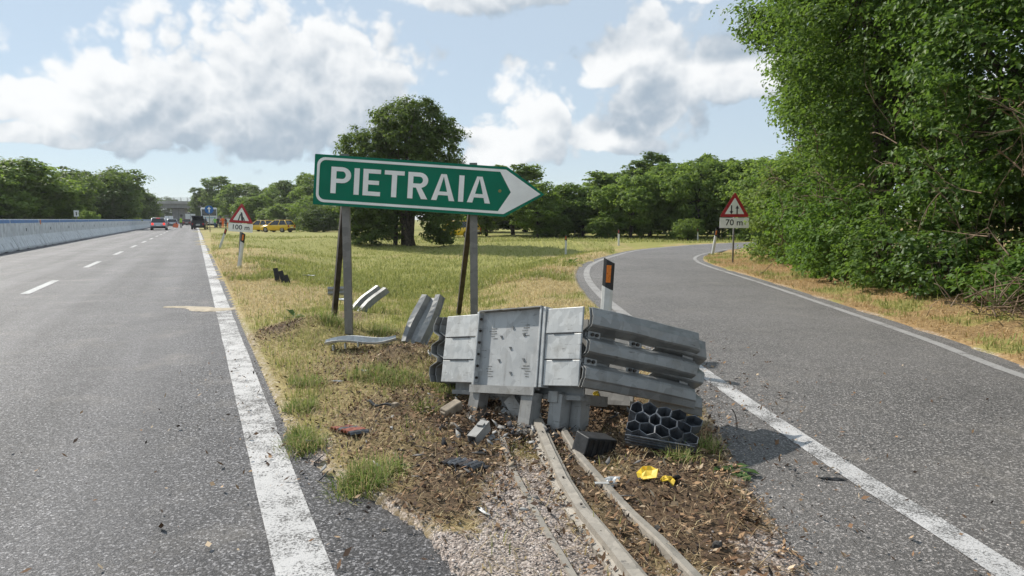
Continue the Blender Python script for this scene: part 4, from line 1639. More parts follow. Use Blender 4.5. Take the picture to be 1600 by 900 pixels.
# far fragments behind the left post
t = flat_thing('guardrail_fragment', 'grey guardrail piece lying in the grass behind the left sign post', 'guardrail', 548, 486, (R(38), R(6), R(-40)), -0.02)
sheet(WB, 0.55, 'beam', M_RAIL, t, 0.006, 6, lambda x, y, z: (0.1 * y * y, 0, .02 * math.sin(y * 8)))
t = flat_thing('guardrail_fragment', 'short dark guardrail piece on edge in the swale', 'guardrail', 512, 459, (R(4), R(82), R(-72)), 0.12)
sheet([(0, 0), (.04, .03), (.08, 0), (.12, .03), (.16, 0)], 0.34, 'beam', M_FRAME, t, 0.006, 4)
for i, (u, v, h, lab) in enumerate(((434, 440, .30, 'tallest and leftmost of three black stub posts by the verge'), (443, 442, .25, 'middle of three black stub posts by the verge'), (450, 444, .17, 'shortest and rightmost of three black stub posts by the verge'))):
    t = flat_thing('stub_post', lab, 'post', u, v, (R(-6), R(-8 - 5 * i), R(20)), 0, 'black stub posts by the verge')
    mb = MB()
    c_post(mb, 0, 0, -.05, h, .10, .08)
    mb.build('channel', M_BLACK, t)
    mb = MB(); mb.box((-.02, -.006, h - .09), (.02, -.001, h - .05)); mb.build('hole', M_TRIM, t)


def scrap(name, label, cat, u, v, size, mat, seed, rot=(0, 0, 0), thick=0.004, lift=0.01, bend=.25, group=None):
    """torn flat piece: irregular polygon, dented"""
    q = random.Random(seed)
    n = 9
    ring = [(math.cos(2 * math.pi * i / n) * q.uniform(.6, 1.1), math.sin(2 * math.pi * i / n) * q.uniform(.6, 1.1)) for i in range(n)]
    v_ = [(0, 0, .1)] + [(x * .5, y * .5, q.uniform(-bend, bend)) for x, y in ring] + [(x, y, q.uniform(-bend, bend)) for x, y in ring]
    f = [(0, 1 + i, 1 + (i + 1) % n) for i in range(n)] + [(1 + i, 1 + n + i, 1 + n + (i + 1) % n, 1 + (i + 1) % n) for i in range(n)]
    mb = MB()
    mb.add([(a * size[0], b * size[1], c * min(size)) for a, b, c in v_], f)
    p = GT(u, v)
    o = mb.build(name, mat, None, (p.x, p.y, max(p.z, 0) + lift + bend * min(size) * .6), rot)
    solidify(o, thick)
    return tag(o, label, cat, group)


scrap('metal_scrap', 'white crumpled scrap in the grass behind the stub posts', 'scrap', 482, 437, (.16, .07), M_PALE, 2)
scrap('metal_scrap', 'pale scrap beside the fragment behind the left sign post', 'scrap', 535, 474, (.16, .09), M_PALE, 3)
scrap('plastic_scrap', 'grey round plastic scrap in dry grass left of the cushion', 'scrap', 570, 582, (.05, .045), pbr('grey_plastic', (.36, .38, .40), .4), 4)
scrap('paper_scrap', 'small white scrap lying below the grey round one', 'scrap', 528, 598, (.05, .02), M_PALE, 5)
scrap('metal_scrap', 'grey triangular metal scrap beside the narrow rail', 'scrap', 955, 757, (.055, .035), M_GALV, 6, (R(35), R(-20), .3))
scrap('yellow_plastic', 'crumpled bright yellow plastic lying on the litter', 'plastic', 1010, 748, (.085, .055), M_YELLOW, 7, (R(14), R(-12), -.5), .005, .025, .38)
scrap('yellow_plastic', 'smaller yellow plastic lump beside the larger crumpled one', 'plastic', 1042, 757, (.045, .04), M_YELLOW, 17, (R(12), R(8), .5), .005, .015, .38)
scrap('yellow_plastic', 'tiny yellow piece in shade under the crash cushion', 'plastic', 935, 640, (.05, .035), M_YELLOW, 8, (R(60), 0, .2), .004, .10)
scrap('dark_scrap', 'flat black piece on the ramp edge line beside the shadow', 'scrap', 1300, 772, (.085, .02), M_BLACK, 9, (0, 0, -.2))
scrap('metal_scrap', 'bent grey metal shred below the cushion legs', 'scrap', 792, 680, (.06, .035), M_GALV, 10, (R(28), R(18), .7), .004, .02, .6)
scrap('metal_scrap', 'thin grey splinter on the chippings near the bottom edge', 'scrap', 755, 802, (.012, .06), M_GALV, 12, (0, 0, .6))
scrap('grille_scrap', 'black ribbed plastic panel under the left end of the cushion', 'scrap', 705, 608, (.12, .075), M_BLACK, 13, (R(24), R(22), -.3), .02, .06, .3)
scrap('dark_scrap', 'dark metal tongue sticking out left of the cushion', 'scrap', 672, 562, (.03, .06), M_FRAME, 14, (R(30), R(40), .7), .006, .05)


# corrugated rusty strips
def corrugated(label, u, v, rz, ln, wd, mats, seed, tilt=(0, 0)):
    t = flat_thing('corrugated_strip', label, 'strip', u, v, (tilt[0], tilt[1], rz), 0.025)
    q = random.Random(seed)
    n = 6
    for k in range(n):
        prof = [(wd * (-.5 + i / 6), .005 * q.uniform(-1, 1)) for i in range(7)]
        mb = MB()
        y0 = ln * k / n
        vv, ff = [], []
        for j, (yy, zz) in enumerate(((0, 0), (.18, .013), (.5, .019), (.82, .013), (1.0, .0))):
            for (x, z) in prof:
                vv.append((x, y0 + (ln / n) * yy * .985, z * .5 + zz + .004 * math.sin(y0 * 14)))
        for j in range(4):
            for i in range(6):
                ff.append((j * 7 + i, j * 7 + i + 1, (j + 1) * 7 + i + 1, (j + 1) * 7 + i))
        mb.add(vv, ff)
        solidify(mb.build('rib', mats[k % len(mats)], t), .005)
    return t


corrugated('faded red and dark ribbed strip lying on the dry grass left', 563, 684, R(42), .26, .13, [M_REDWORN, M_REDPATCH, M_REDPATCH], 3, (R(-6), R(5)))
corrugated('dark rusty ribbed strip lying on the litter below the cushion', 748, 738, R(58), .22, .12, [M_REDWORN, M_REDWORN, M_RUST], 5, (R(-4), R(4)))


# broken posts and blocks
def loose_post(label, u, v, rot, ln, lift, mat=M_FRAME, w=.075):
    t = flat_thing('broken_post', label, 'post', u, v, rot, lift)
    mb = MB()
    q = w / 2
    e = .006
    for lo, hi in (((-q, -q), (q, -q + e)), ((-q, q - e), (q, q)), ((-q, -q + e), (-q + e, q - e)), ((q - e, -q + e), (q, q - e))):
        mb.box((lo[0], lo[1], 0), (hi[0], hi[1], ln))
    mb.build('channel', mat, t)
    mb = MB()
    mb.box((-q * .7, -q - .012, ln * .6), (q * .7, -q - .001, ln * .6 + .03))
    mb.build('plate', mat, t)
    return t


loose_post('hollow grey square post stub lying on litter, open end to camera', 738, 706, (R(-72), R(0), R(-28)), .17, .035, M_FRAME, .062)
loose_post('broken grey post leaning into the gap between the cushion legs', 797, 655, (R(-20), R(-28), R(10)), .17, .02, M_FRAME, .085)


def stone(name, label, cat, u, v, size, mat, seed, rot=0, lift=0):
    bm = bmesh.new()
    bmesh.ops.create_icosphere(bm, subdivisions=2, radius=1)
    q = random.Random(seed)
    pl = [Vector((q.gauss(0, 1), q.gauss(0, 1), q.gauss(0, 1))).normalized() for _ in range(9)]
    for vt in bm.verts:
        for n_ in pl:
            dd = vt.co.dot(n_) - q.uniform(.62, .68)
            if dd > 0:
                vt.co -= n_ * dd
        vt.co = Vector((vt.co.x * size[0], vt.co.y * size[1], vt.co.z * size[2]))
    me = bpy.data.meshes.new(name)
    bm.to_mesh(me)
    bm.free()
    p = GT(u, v)
    return tag(obj(name, me, mat, None, (p.x, p.y, max(p.z, 0) + size[2] * .45 + lift), (0, 0, rot)), label, cat)


t = flat_thing('concrete_block', 'brown broken concrete block beside the left cushion leg', 'concrete', 706, 664, (R(16), R(8), R(-42)), .03)
mb = MB(); mb.box((-.035, -.075, -.04), (.035, .075, .045), 0, None, .008); mb.build('block', M_CONCRETE_BIT, t)
mb = MB(); mb.box((-.02, -.09, -.03), (.028, -.074, .03), 0, None, .006); mb.build('broken_end', M_CONCRETE_BIT, t)
stone('concrete_lump', 'brown concrete crumb right of the hollow post stub', 'concrete', 778, 660, (.035, .03, .025), M_CONCRETE_BIT, 2, .2)
stone('concrete_lump', 'light brown pebble between the two front cushion legs', 'concrete', 804, 662, (.028, .028, .03), M_CONCRETE_BIT, 3)
stone('stone', 'round dark stone right of the narrow rail near the bottom', 'stone', 1122, 856, (.024, .022, .022), M_ROCK, 4)
stone('stone', 'dark stone beside the middle of the narrow rail', 'stone', 1028, 828, (.019, .017, .018), M_ROCK, 5)
stone('stone', 'small tan stone on the gravel at bottom left', 'stone', 601, 853, (.011, .010, .009), M_CONCRETE_BIT, 6)
stone('concrete_lump', 'tan crumb left of the hollow post stub', 'concrete', 707, 684, (.03, .024, .02), M_CONCRETE_BIT, 7)
stone('concrete_lump', 'pinkish crumb above the rusty ribbed strip', 'concrete', 735, 650, (.024, .02, .018), M_CONCRETE_BIT, 8)

# curved dark strip
t = flat_thing('bent_strip', 'curved dark rubber strip with pale block on the litter', 'strip', 575, 632, (0, 0, R(-28)), .015)
mb = MB()
pts = [(x / 10 * .24, -.05 * math.sin(x / 10 * math.pi), .012 + .01 * math.sin(x)) for x in range(11)]
for i in range(10):
    a, b_ = Vector(pts[i]), Vector(pts[i + 1])
    mb.add([a + Vector((0, -.012, -.006)), b_ + Vector((0, -.012, -.006)), b_ + Vector((0, .012, -.006)), a + Vector((0, .012, -.006)), a + Vector((0, -.012, .006)), b_ + Vector((0, -.012, .006)), b_ + Vector((0, .012, .006)), a + Vector((0, .012, .006))],
           [(0, 3, 2, 1), (4, 5, 6, 7), (0, 1, 5, 4), (2, 3, 7, 6)])
mb.build('band', M_BLACK, t)
mb = MB(); mb.box((.225, -.022, 0), (.262, .022, .03), 0, None, .005); mb.build('block', M_CONCRETE_BIT, t)


# honeycomb block
def honeycomb():
    p = GT(1036, 704)
    t = thing('honeycomb_block', 'dark honeycomb energy absorber block lying under the right rails', 'absorber', (p.x, p.y + .06, p.z + .085), (R(34), R(6), R(-14)))
    r, e, d = .047, .0045, .11
    cells = []
    for row in range(3):
        for c in range(5 if row != 1 else 4):
            cells.append(((c - 2 + (.5 if row == 1 else 0)) * r * math.sqrt(3), (row - 1) * r * 1.5))
    for (cx, cy) in cells:
        mb = MB()
        o_ = [(cx + r * 1.0 * math.cos(math.pi / 6 + k * math.pi / 3), cy + r * math.sin(math.pi / 6 + k * math.pi / 3)) for k in range(6)]
        i_ = [(cx + (r - e) * math.cos(math.pi / 6 + k * math.pi / 3), cy + (r - e) * math.sin(math.pi / 6 + k * math.pi / 3)) for k in range(6)]
        j = rnd.uniform(-.006, .006)
        v = [(x, y, .0) for x, y in o_] + [(x, y, d + j) for x, y in o_] + [(x, y, d + j) for x, y in i_] + [(x, y, .012) for x, y in i_]
        f = []
        for k in range(6):
            q = (k + 1) % 6
            f += [(k, q, 6 + q, 6 + k), (6 + k, 6 + q, 12 + q, 12 + k), (12 + k, 12 + q, 18 + q, 18 + k)]
        f += [[18 + k for k in range(6)], list(range(6))]
        def crush(q):
            n1, n2 = float(fbm(q[0] * 9 + 5, q[1] * 9, 2, 3)) - .5, float(fbm(q[0] * 9, q[1] * 9 + 7, 2, 6)) - .5
            return (q[0] + .05 * n1 * (.4 + q[2] * 6), q[1] + .05 * n2 * (.4 + q[2] * 6), q[2] * (1 - .5 * max(0, n1 + n2) * 1.2) - (.03 if q[0] > .12 and q[2] > .05 else 0))
        mb.add([crush(q) for q in v], f)
        mb.build('cell', M_HONEY, t)
    mb = MB()
    for k in range(6):
        mb.box((-.19 + .012 * math.sin(k * 3), -.125 + .006 * math.sin(k * 2.1), .008 + k * .015), (.17 + .02 * math.sin(k * 2), -.118 + .006 * math.sin(k * 2.1), .018 + k * .015))
    mb.build('ribbed_side', M_HONEY, t)


honeycomb()
t = flat_thing('absorber_box', 'black ribbed plastic absorber box in shade under the cushion', 'absorber', 925, 715, (R(6), R(14), R(32)), .0)
mb = MB(); mb.box((-.11, -.06, 0), (.11, .06, .115), 0, None, .006); mb.build('body', M_BLACK, t)
for k in range(6):
    mb = MB(); mb.box((-.10 + k * .036, -.066, .01), (-.088 + k * .036, -.061, .105)); mb.build('rib', M_BLACK, t)
t = flat_thing('absorber_box', 'upper black plastic absorber block behind the cushion legs', 'absorber', 895, 672, (R(-8), R(-12), R(12)), .0)
mb = MB(); mb.box((-.06, -.05, 0), (.06, .05, .13), 0, None, .006); mb.build('body', M_BLACK, t)
for k in range(4):
    mb = MB(); mb.box((-.052 + k * .03, -.056, .01), (-.042 + k * .03, -.051, .12)); mb.build('rib', M_BLACK, t)


# rails of the cushion's ground track
def track_rail(name, label, pts_px, prof, mat, lift=0.0, parts=None):
    P = [GT(u, v) for u, v in pts_px]
    c = P[0].copy()
    t = thing(name, label, 'rail', (c.x, c.y, 0))
    mb = MB()
    v, f = [], []
    n = len(prof)
    for i, p in enumerate(P):
        d = (P[min(i + 1, len(P) - 1)] - P[max(i - 1, 0)])
        d.z = 0
        d.normalize()
        s = Vector((-d.y, d.x, 0))          # to the left of travel towards the camera => image right is -s
        for (a, z) in prof:
            q = p - c
            v.append((q.x - s.x * a, q.y - s.y * a, max(p.z, 0.0) + lift + z + .004 * math.sin(i * 1.7)))
    for i in range(len(P) - 1):
        for k in range(n - 1):
            f.append((i * n + k, i * n + k + 1, (i + 1) * n + k + 1, (i + 1) * n + k))
    mb.add(v, f)
    solidify(mb.build('channel', mat, t), .004)
    return t, P, c


t, P, c = track_rail('track_rail', 'broad bent steel track rail running from the cushion legs towards camera', [(833, 672), (855, 716), (880, 762), (908, 806), (940, 850), (985, 905), (1050, 985)],
                     [(.060, -.01), (.057, .008), (.026, .016), (.022, .044), (-.020, .048), (-.027, .036), (-.044, .032), (-.050, -.01)], M_ALU)
for i in range(1, 5):
    p = P[i] - c
    mb = MB()
    mb.disc_cyl((p.x, p.y, P[i].z + .056), .006, .006, 'z', 8)
    mb.build('rivet', M_DARKPOST, t)
t, P, c = track_rail('narrow_rail', 'narrow galvanised strip rail lying right of the broad track rail', [(872, 684), (905, 722), (945, 765), (985, 808), (1030, 852), (1075, 900), (1150, 975)],
                     [(-.022, -.01), (-.020, .026), (.012, .030), (.016, .020), (.02, -.01)], M_ALU, .004)
mb = MB()
p = P[2] - c
mb.box((p.x - .05, p.y - .012, P[2].z + .032), (p.x + .02, p.y + .012, P[2].z + .036), 0)
mb.build('tab', M_GALV, t)
track_rail('flat_rail', 'half-buried flat steel strip left of the broad track rail', [(778, 692), (800, 735), (828, 785), (850, 825), (875, 868), (905, 920)], [(-.016, -.004), (-.014, .006), (.010, .008), (.012, -.004)], M_ALU, .0)


# ------------------------------------------------------------------ median barrier
def barrier_proto():
    Ls = 5.90
    t = thing('barrier_segment', 'grey concrete barrier segment with blue top stripe in the median row', 'barrier', group='concrete barrier segments along the median')
    prof = [(.33, .04), (.33, .12), (.20, .40), (.10, .62), (.085, 1.34), (.07, 1.37), (-.07, 1.37), (-.085, 1.34), (-.10, .62), (-.20, .40), (-.33, .12), (-.33, .04)]
    mb = MB()
    mb.prism(prof, -Ls / 2, Ls / 2)
    mb.build('body', M_CONC, t)
    mb = MB()
    mb.prism([(.089, 1.19), (.0905, 1.19), (.0885, 1.33), (.087, 1.33)], -Ls / 2, Ls / 2)
    mb.build('blue_stripe', M_STRIPE, t)
    for k in range(3):
        y = -Ls / 2 + Ls * (k + .5) / 3
        mb = MB(); mb.box((.12, y - .7, 0), (.31, y + .7, .06)); mb.build('foot', M_CONC, t)
    for k in range(4):
        y = -Ls / 2 + Ls * (k + .5) / 4
        mb = MB()
        sl = [(.215, .385), (.335, .125), (.336, .118), (.21, .38)]
        mb.add([(.214 + .0015, y - .03, .372), (.332 + .0015, y - .12, .118), (.332 + .0015, y - .08, .118), (.214 + .0015, y + .01, .372)], [(0, 1, 2, 3)])
        mb.build('groove', M_TRIM, t)
    mb = MB(); mb.box((.095, -.07, .80), (.101, .07, .95)); mb.build('lifting_pocket', M_TRIM, t)
    return t


bp = barrier_proto()
yaw = math.atan2(RD[1], RD[0]) - math.pi / 2
for k in range(34):
    o = bp if k == 0 else copy_tree(bp)
    q = road_pt(S_BAR - .33, 27 + k * 6.0)
    o.location = (q[0], q[1], 0)
    o.rotation_euler = (0, 0, yaw)
    o['label'] = ('%s concrete barrier segment counted from the left edge of the photo' % ['first', 'second', 'third', 'fourth', 'fifth', 'sixth', 'seventh', 'eighth', 'ninth', 'tenth'][k - 1]) if 0 < k < 11 else 'grey concrete barrier segment far along the median row'
    if k == 3:
        o['label'] = 'barrier segment carrying an orange reflector on its blue stripe'
        mb = MB(); mb.box((.0915, -2.75, 1.1), (.10, -2.5, 1.33)); mb.build('reflector', M_ORANGE, o)

# white board sign behind the barrier
q = AT(120, 345, 62)
t = thing('marker_sign', 'small white marker board on a post behind the barrier', 'sign', (q.x, q.y, 0), (0, 0, R(20)))
k = 44 / F
mb = MB(); mb.box((-.04, .01, -.1), (.04, .06, 2.1)); mb.build('post', M_POST, t)
mb = MB(); mb.box((-.2, -.01, 1.62), (.2, .008, 2.18)); mb.build('board', M_SIGNWHITE, t)
mb = MB(); mb.prism([(-.04, 1.72), (.04, 1.72), (.04, 2.06), (-.06, 2.0), (-.04, 1.96)], -.014, -.0105); mb.build('figure', M_SIGNBLK, t)

# round blue arrow sign
q = AT(327.5, 345, 72)
gz = tz(q.x, q.y)
t = thing('mandatory_sign', 'round blue sign with white upward arrow in front of the coach', 'sign', (q.x, q.y, gz), (0, 0, R(22)))
zc = AT(327.5, 327.5, 72).z - gz
mb = MB(); mb.tube([(0, .04, -.2), (0, .04, zc + .3)], .035, 8); mb.build('post', M_POST, t)
mb = MB(); mb.disc_cyl((0, 0, zc), .43, .012, 'y', 28); mb.build('disc', M_BLUE, t)
mb = MB()
mb.prism([(-.05, zc - .30), (.05, zc - .30), (.05, zc + .08), (-.05, zc + .08)], -.012, -.0072)
mb.prism([(-.19, zc + .06), (.19, zc + .06), (0, zc + .32)], -.0122, -.0072)
mb.build('arrow', M_SIGNWHITE, t)


# ------------------------------------------------------------------ vehicles
def loft(mb, secs, mi=0, smooth=True, cap=True):
    n = len(secs[0])
    v = [p for s in secs for p in s]
    f = []
    for i in range(len(secs) - 1):
        for k in range(n):
            f.append((i * n + k, i * n + (k + 1) % n, (i + 1) * n + (k + 1) % n, (i + 1) * n + k))
    if cap:
        f += [list(range(n)), list(range(len(secs) * n - 1, (len(secs) - 1) * n - 1, -1))]
    mb.add(v, f, mi, smooth)


def car(label, loc, rz, paint, L=4.3, W=1.8, H=1.52, lights=False, wagon=False, hatch_open=False, name='car', group=None, roof_bar=False):
    t = thing(name, label, 'car', loc, (0, 0, rz), group)
    w = W / 2
    belt = H * .60

    def ring(y, zl, zt, hw):
        r = .06
        return [(-hw + r, y, zl), (hw - r, y, zl), (hw, y, zl + r), (hw * 1.0, y, zt - .12), (hw - .05, y, zt), (-hw + .05, y, zt), (-hw, y, zt - .12), (-hw, y, zl + r)]
    mb = MB()
    y0, y1 = -L / 2, L / 2
    loft(mb, [ring(y0, .42, belt * .98, w * .90), ring(y0 + .10, .26, belt * 1.0, w * .97), ring(y0 + .6, .22, belt, w), ring(0, .22, belt * .97, w), ring(y1 - 1.1, .22, belt * .95, w),
              ring(y1 - .5, .22, belt * .86, w * .96), ring(y1 - .08, .26, belt * .72, w * .86), ring(y1, .34, belt * .60, w * .78)])
    mb.build('body', paint, t)
    # greenhouse: (y at belt, y at roof)
    yb0, yr0 = y0 + (.06 if wagon else .10), y0 + (.32 if wagon else .48)
    yb1, yr1 = y1 - 1.15, y1 - 2.0
    wb, wr = w * .93, w * .74
    zr = H
    v = [(-wb, yb0, belt - .03), (wb, yb0, belt - .03), (wb, yb1, belt - .06), (-wb, yb1, belt - .06), (-wr, yr0, zr - .07), (wr, yr0, zr - .07), (wr, yr1, zr - .07), (-wr, yr1, zr - .07)]
    mb = MB()
    mb.add(v, [(0, 1, 5, 4), (1, 2, 6, 5), (2, 3, 7, 6), (3, 0, 4, 7), (4, 5, 6, 7)])
    mb.build('window', M_GLASS, t)
    mb = MB()
    loft(mb, [[(-wr * .9, yr0 - .10, zr - .08), (wr * .9, yr0 - .10, zr - .08), (wr * .8, yr0 - .08, zr - .02), (-wr * .8, yr0 - .08, zr - .02)],
              [(-wr * 1.02, yr0 + .1, zr - .075), (wr * 1.02, yr0 + .1, zr - .075), (wr * .85, yr0 + .1, zr), (-wr * .85, yr0 + .1, zr)],
              [(-wr * 1.02, yr1 - .1, zr - .075), (wr * 1.02, yr1 - .1, zr - .075), (wr * .85, yr1 - .1, zr - .01), (-wr * .85, yr1 - .1, zr - .01)],
              [(-wr, yr1 + .06, zr - .10), (wr, yr1 + .06, zr - .10), (wr * .8, yr1 + .02, zr - .06), (-wr * .8, yr1 + .02, zr - .06)]])
    mb.build('roof', paint, t)
    mb = MB()
    for sx in (-1, 1):
        for (ya, yb_) in ((yb0, yr0), (yb1, yr1), ((yb0 * .55 + yb1 * .45), (yr0 * .55 + yr1 * .45))):
            mb.tube([(sx * wb * 1.005, ya, belt - .05), (sx * wr * 1.01, yb_, zr - .06)], .045, 5)
    mb.build('pillar', paint, t)
    for sx in (-1, 1):
        for yy in (y0 + .78, y1 - .85):
            mb = MB(); mb.disc_cyl((sx * (w - .10), yy, .32), .32, .20, 'x', 18)
            tw = mb.build('wheel', M_TYRE, t)
            mb = MB(); mb.disc_cyl((sx * (w - .005), yy, .32), .20, .03, 'x', 12); mb.build('rim', M_RIM, tw)
        mb = MB()
        mb.box((sx * w * .70 - .13, y0 - .012, belt - .30), (sx * w * .70 + .13, y0 + .06, belt - .02), 0, None, .02)
        mb.build('tail_light', M_TAIL if lights else M_TAILOFF, t)
        mb = MB()
        mb.box((sx * w * .62 - .15, y1 - .12, belt * .62), (sx * w * .62 + .15, y1 + .004, belt * .76), 0, None, .02)
        mb.build('headlight', M_PALE, t)
        mb = MB(); mb.box((sx * (w + .08) - .08, yb1 - .35, belt - .02), (sx * (w + .08) + .08, yb1 - .22, belt + .12), 0, None, .02); mb.build('mirror', paint, t)
    mb = MB(); mb.box((-w * .90, y0 - .03, .27), (w * .90, y0 + .12, .50), 0, None, .03); mb.build('rear_bumper', M_TRIM, t)
    mb = MB(); mb.box((-.26, y0 - .034, .56), (.26, y0 - .006, .67)); mb.build('number_plate', M_SIGNWHITE, t)
    if lights:
        mb = MB(); mb.box((-.22, yr0 - .13, zr - .07), (.22, yr0 - .09, zr - .04)); mb.build('brake_light', M_TAIL, t)
    if hatch_open:
        mb = MB()
        mb.box((-w * .78, y0 - .006, .50), (w * .78, y0 + .02, belt + .35))
        mb.build('boot_opening', M_TRIM, t)
        mb = MB()
        Mh = Matrix.Translation((0, yr0, zr - .04)) @ Euler((R(-24), 0, 0)).to_matrix().to_4x4()
        mb.box((-w * .80, -.95, -.02), (w * .80, 0, .04), 0, Mh, .015)
        h = mb.build('tailgate', paint, t)
        mb = MB(); mb.box((-w * .66, -.55, -.034), (w * .66, -.08, -.022), 0, Mh); mb.build('window', M_GLASS, h)
        for k, (x, z, s_) in enumerate(((-.4, .6, .22), (.1, .62, .28), (.45, .58, .18))):
            mb = MB(); mb.box((x - s_, y0 - .02, z), (x + s_ * .6, y0 - .008, z + s_)); mb.build('cargo', [M_BLACK, M_HONEY, M_DKCAR][k], t)
    if roof_bar:
        for sx in (-1, 1):
            mb = MB(); mb.tube([(sx * wr * .85, yr0 + .1, zr + .04), (sx * wr * .85, yr1 - .1, zr + .03)], .02, 6); mb.build('roof_bar', M_TRIM, t)
    return t


def on_road(u, Y):
    q = AT(u, 350, Y)
    return (q.x, q.y, 0.0)


car('silver hatchback driving away in the left lane, brake lights lit', on_road(248.5, 88), yaw, M_SILVER, 4.2, 1.86, 1.58, True)
car('second silver car farther ahead, beside the orange panel', on_road(268, 124), yaw + R(6), M_SILVER, 4.2, 1.78, 1.46)
car('dark blue estate car stopped with its tailgate open', on_road(312, 95), yaw - R(6), M_DKCAR, 4.6, 1.82, 1.48, False, True, True)
car('dark red car far ahead behind the person in the yellow vest', on_road(292, 150), yaw, M_REDCAR, 4.2, 1.8, 1.45)
p = AT(434, 358, 84); gz = tz(p.x, p.y)
car('right-hand yellow car parked on the grass by the trees', (p.x, p.y, gz), yaw + R(48), M_YELCAR, 4.0, 1.76, 1.52, False, False, False, 'car', 'yellow cars parked on the grass', True)
p = AT(407, 358, 92); gz = tz(p.x, p.y)
car('left-hand yellow car parked on the grass, partly behind the 100 m sign', (p.x, p.y, gz), yaw + R(40), M_YELCAR, 4.0, 1.76, 1.52, False, False, False, 'car', 'yellow cars parked on the grass', True)
p = AT(712, 366, 60); gz = tz(p.x, p.y)
car('yellow car half hidden behind the dark round tree', (p.x, p.y, gz), R(75), M_YELCAR, 4.2, 1.78, 1.5, False, False, False, 'car', None, True)


def coach():
    p = on_road(327.5, 116)
    t = thing('coach', 'white coach seen from behind with dark rear window', 'bus', p, (0, 0, yaw))
    mb = MB(); mb.box((-1.26, 0, .35), (1.26, 11.5, 3.35), 0, None, .16); mb.build('body', M_WHITE, t)
    mb = MB(); mb.box((-1.12, -.012, 2.0), (1.12, .03, 3.08), 0, None, .02); mb.build('rear_window', M_GLASS, t)
    for sx in (-1, 1):
        mb = MB(); mb.box((sx * 1.262 - .006, .5, 1.75), (sx * 1.262 + .006, 11.0, 2.9)); mb.build('side_window', M_GLASS, t)
        mb = MB(); mb.box((sx * 1.08 - .10, -.02, .75), (sx * 1.08 + .10, .03, 1.35), 0, None, .02); mb.build('tail_light', M_TAILOFF, t)
        for yy in (2.4, 9.2):
            mb = MB(); mb.disc_cyl((sx * 1.08, yy, .5), .5, .3, 'x', 18); mb.build('wheel', M_TYRE, t)
    mb = MB(); mb.box((-1.22, -.05, .34), (1.22, .15, .66), 0, None, .04); mb.build('rear_bumper', M_TRIM, t)
    mb = MB(); mb.box((-.3, -.014, .9), (.3, -.001, 1.02)); mb.build('number_plate', M_SIGNWHITE, t)
    mb = MB(); mb.box((-1.0, -.010, 1.55), (1.0, -.001, 1.75)); mb.build('blue_band', pbr('pale_blue_band', (.35, .48, .62), .4), t)


coach()


def lorry(label, u, Y, h=3.4, w=2.45, col=M_WHITE):
    t = thing('lorry', label, 'lorry', on_road(u, Y), (0, 0, yaw))
    mb = MB(); mb.box((-w / 2, 0, .95), (w / 2, 7, h), 0, None, .05); mb.build('cargo_box', col, t)
    mb = MB(); mb.box((-w / 2 * .94, 7.1, .6), (w / 2 * .94, 9.0, h * .85), 0, None, .12); mb.build('cab', col, t)
    mb = MB(); mb.box((-w / 2 * .9, -.05, .45), (w / 2 * .9, .1, .72)); mb.build('bumper', M_TRIM, t)
    mb = MB(); mb.box((-.03, -.015, 1.0), (.03, -.002, h - .1)); mb.build('door_seam', M_TRIM, t)
    for sx in (-1, 1):
        for yy in (1.4, 8.0):
            mb = MB(); mb.disc_cyl((sx * w * .42, yy, .48), .48, .28, 'x', 16); mb.build('wheel', M_TYRE, t)


lorry('small white box lorry far ahead right of the bridge pier', 298, 165, 2.7, 2.2)
lorry('white van far ahead left of the bridge pier', 264, 205, 2.4, 2.1)

# orange work-zone panel leaning on its stand
t = thing('work_zone_board', 'orange warning panel leaning on the carriageway ahead', 'panel', on_road(273.5, 112), (0, 0, yaw))
mb = MB()
Mw = Euler((R(-28), R(18), 0)).to_matrix().to_4x4()
mb.box((-.42, -.01, .05), (.36, .02, .78), 0, Mw)
mb.build('board', pbr('orange_fluorescent', (.85, .16, .04), .5), t)
mb = MB(); mb.tube([(.1, .05, .7), (.25, .6, 0)], .02, 6); mb.tube([(-.2, .05, .7), (-.25, .6, 0)], .02, 6); mb.build('stand', M_TRIM, t)


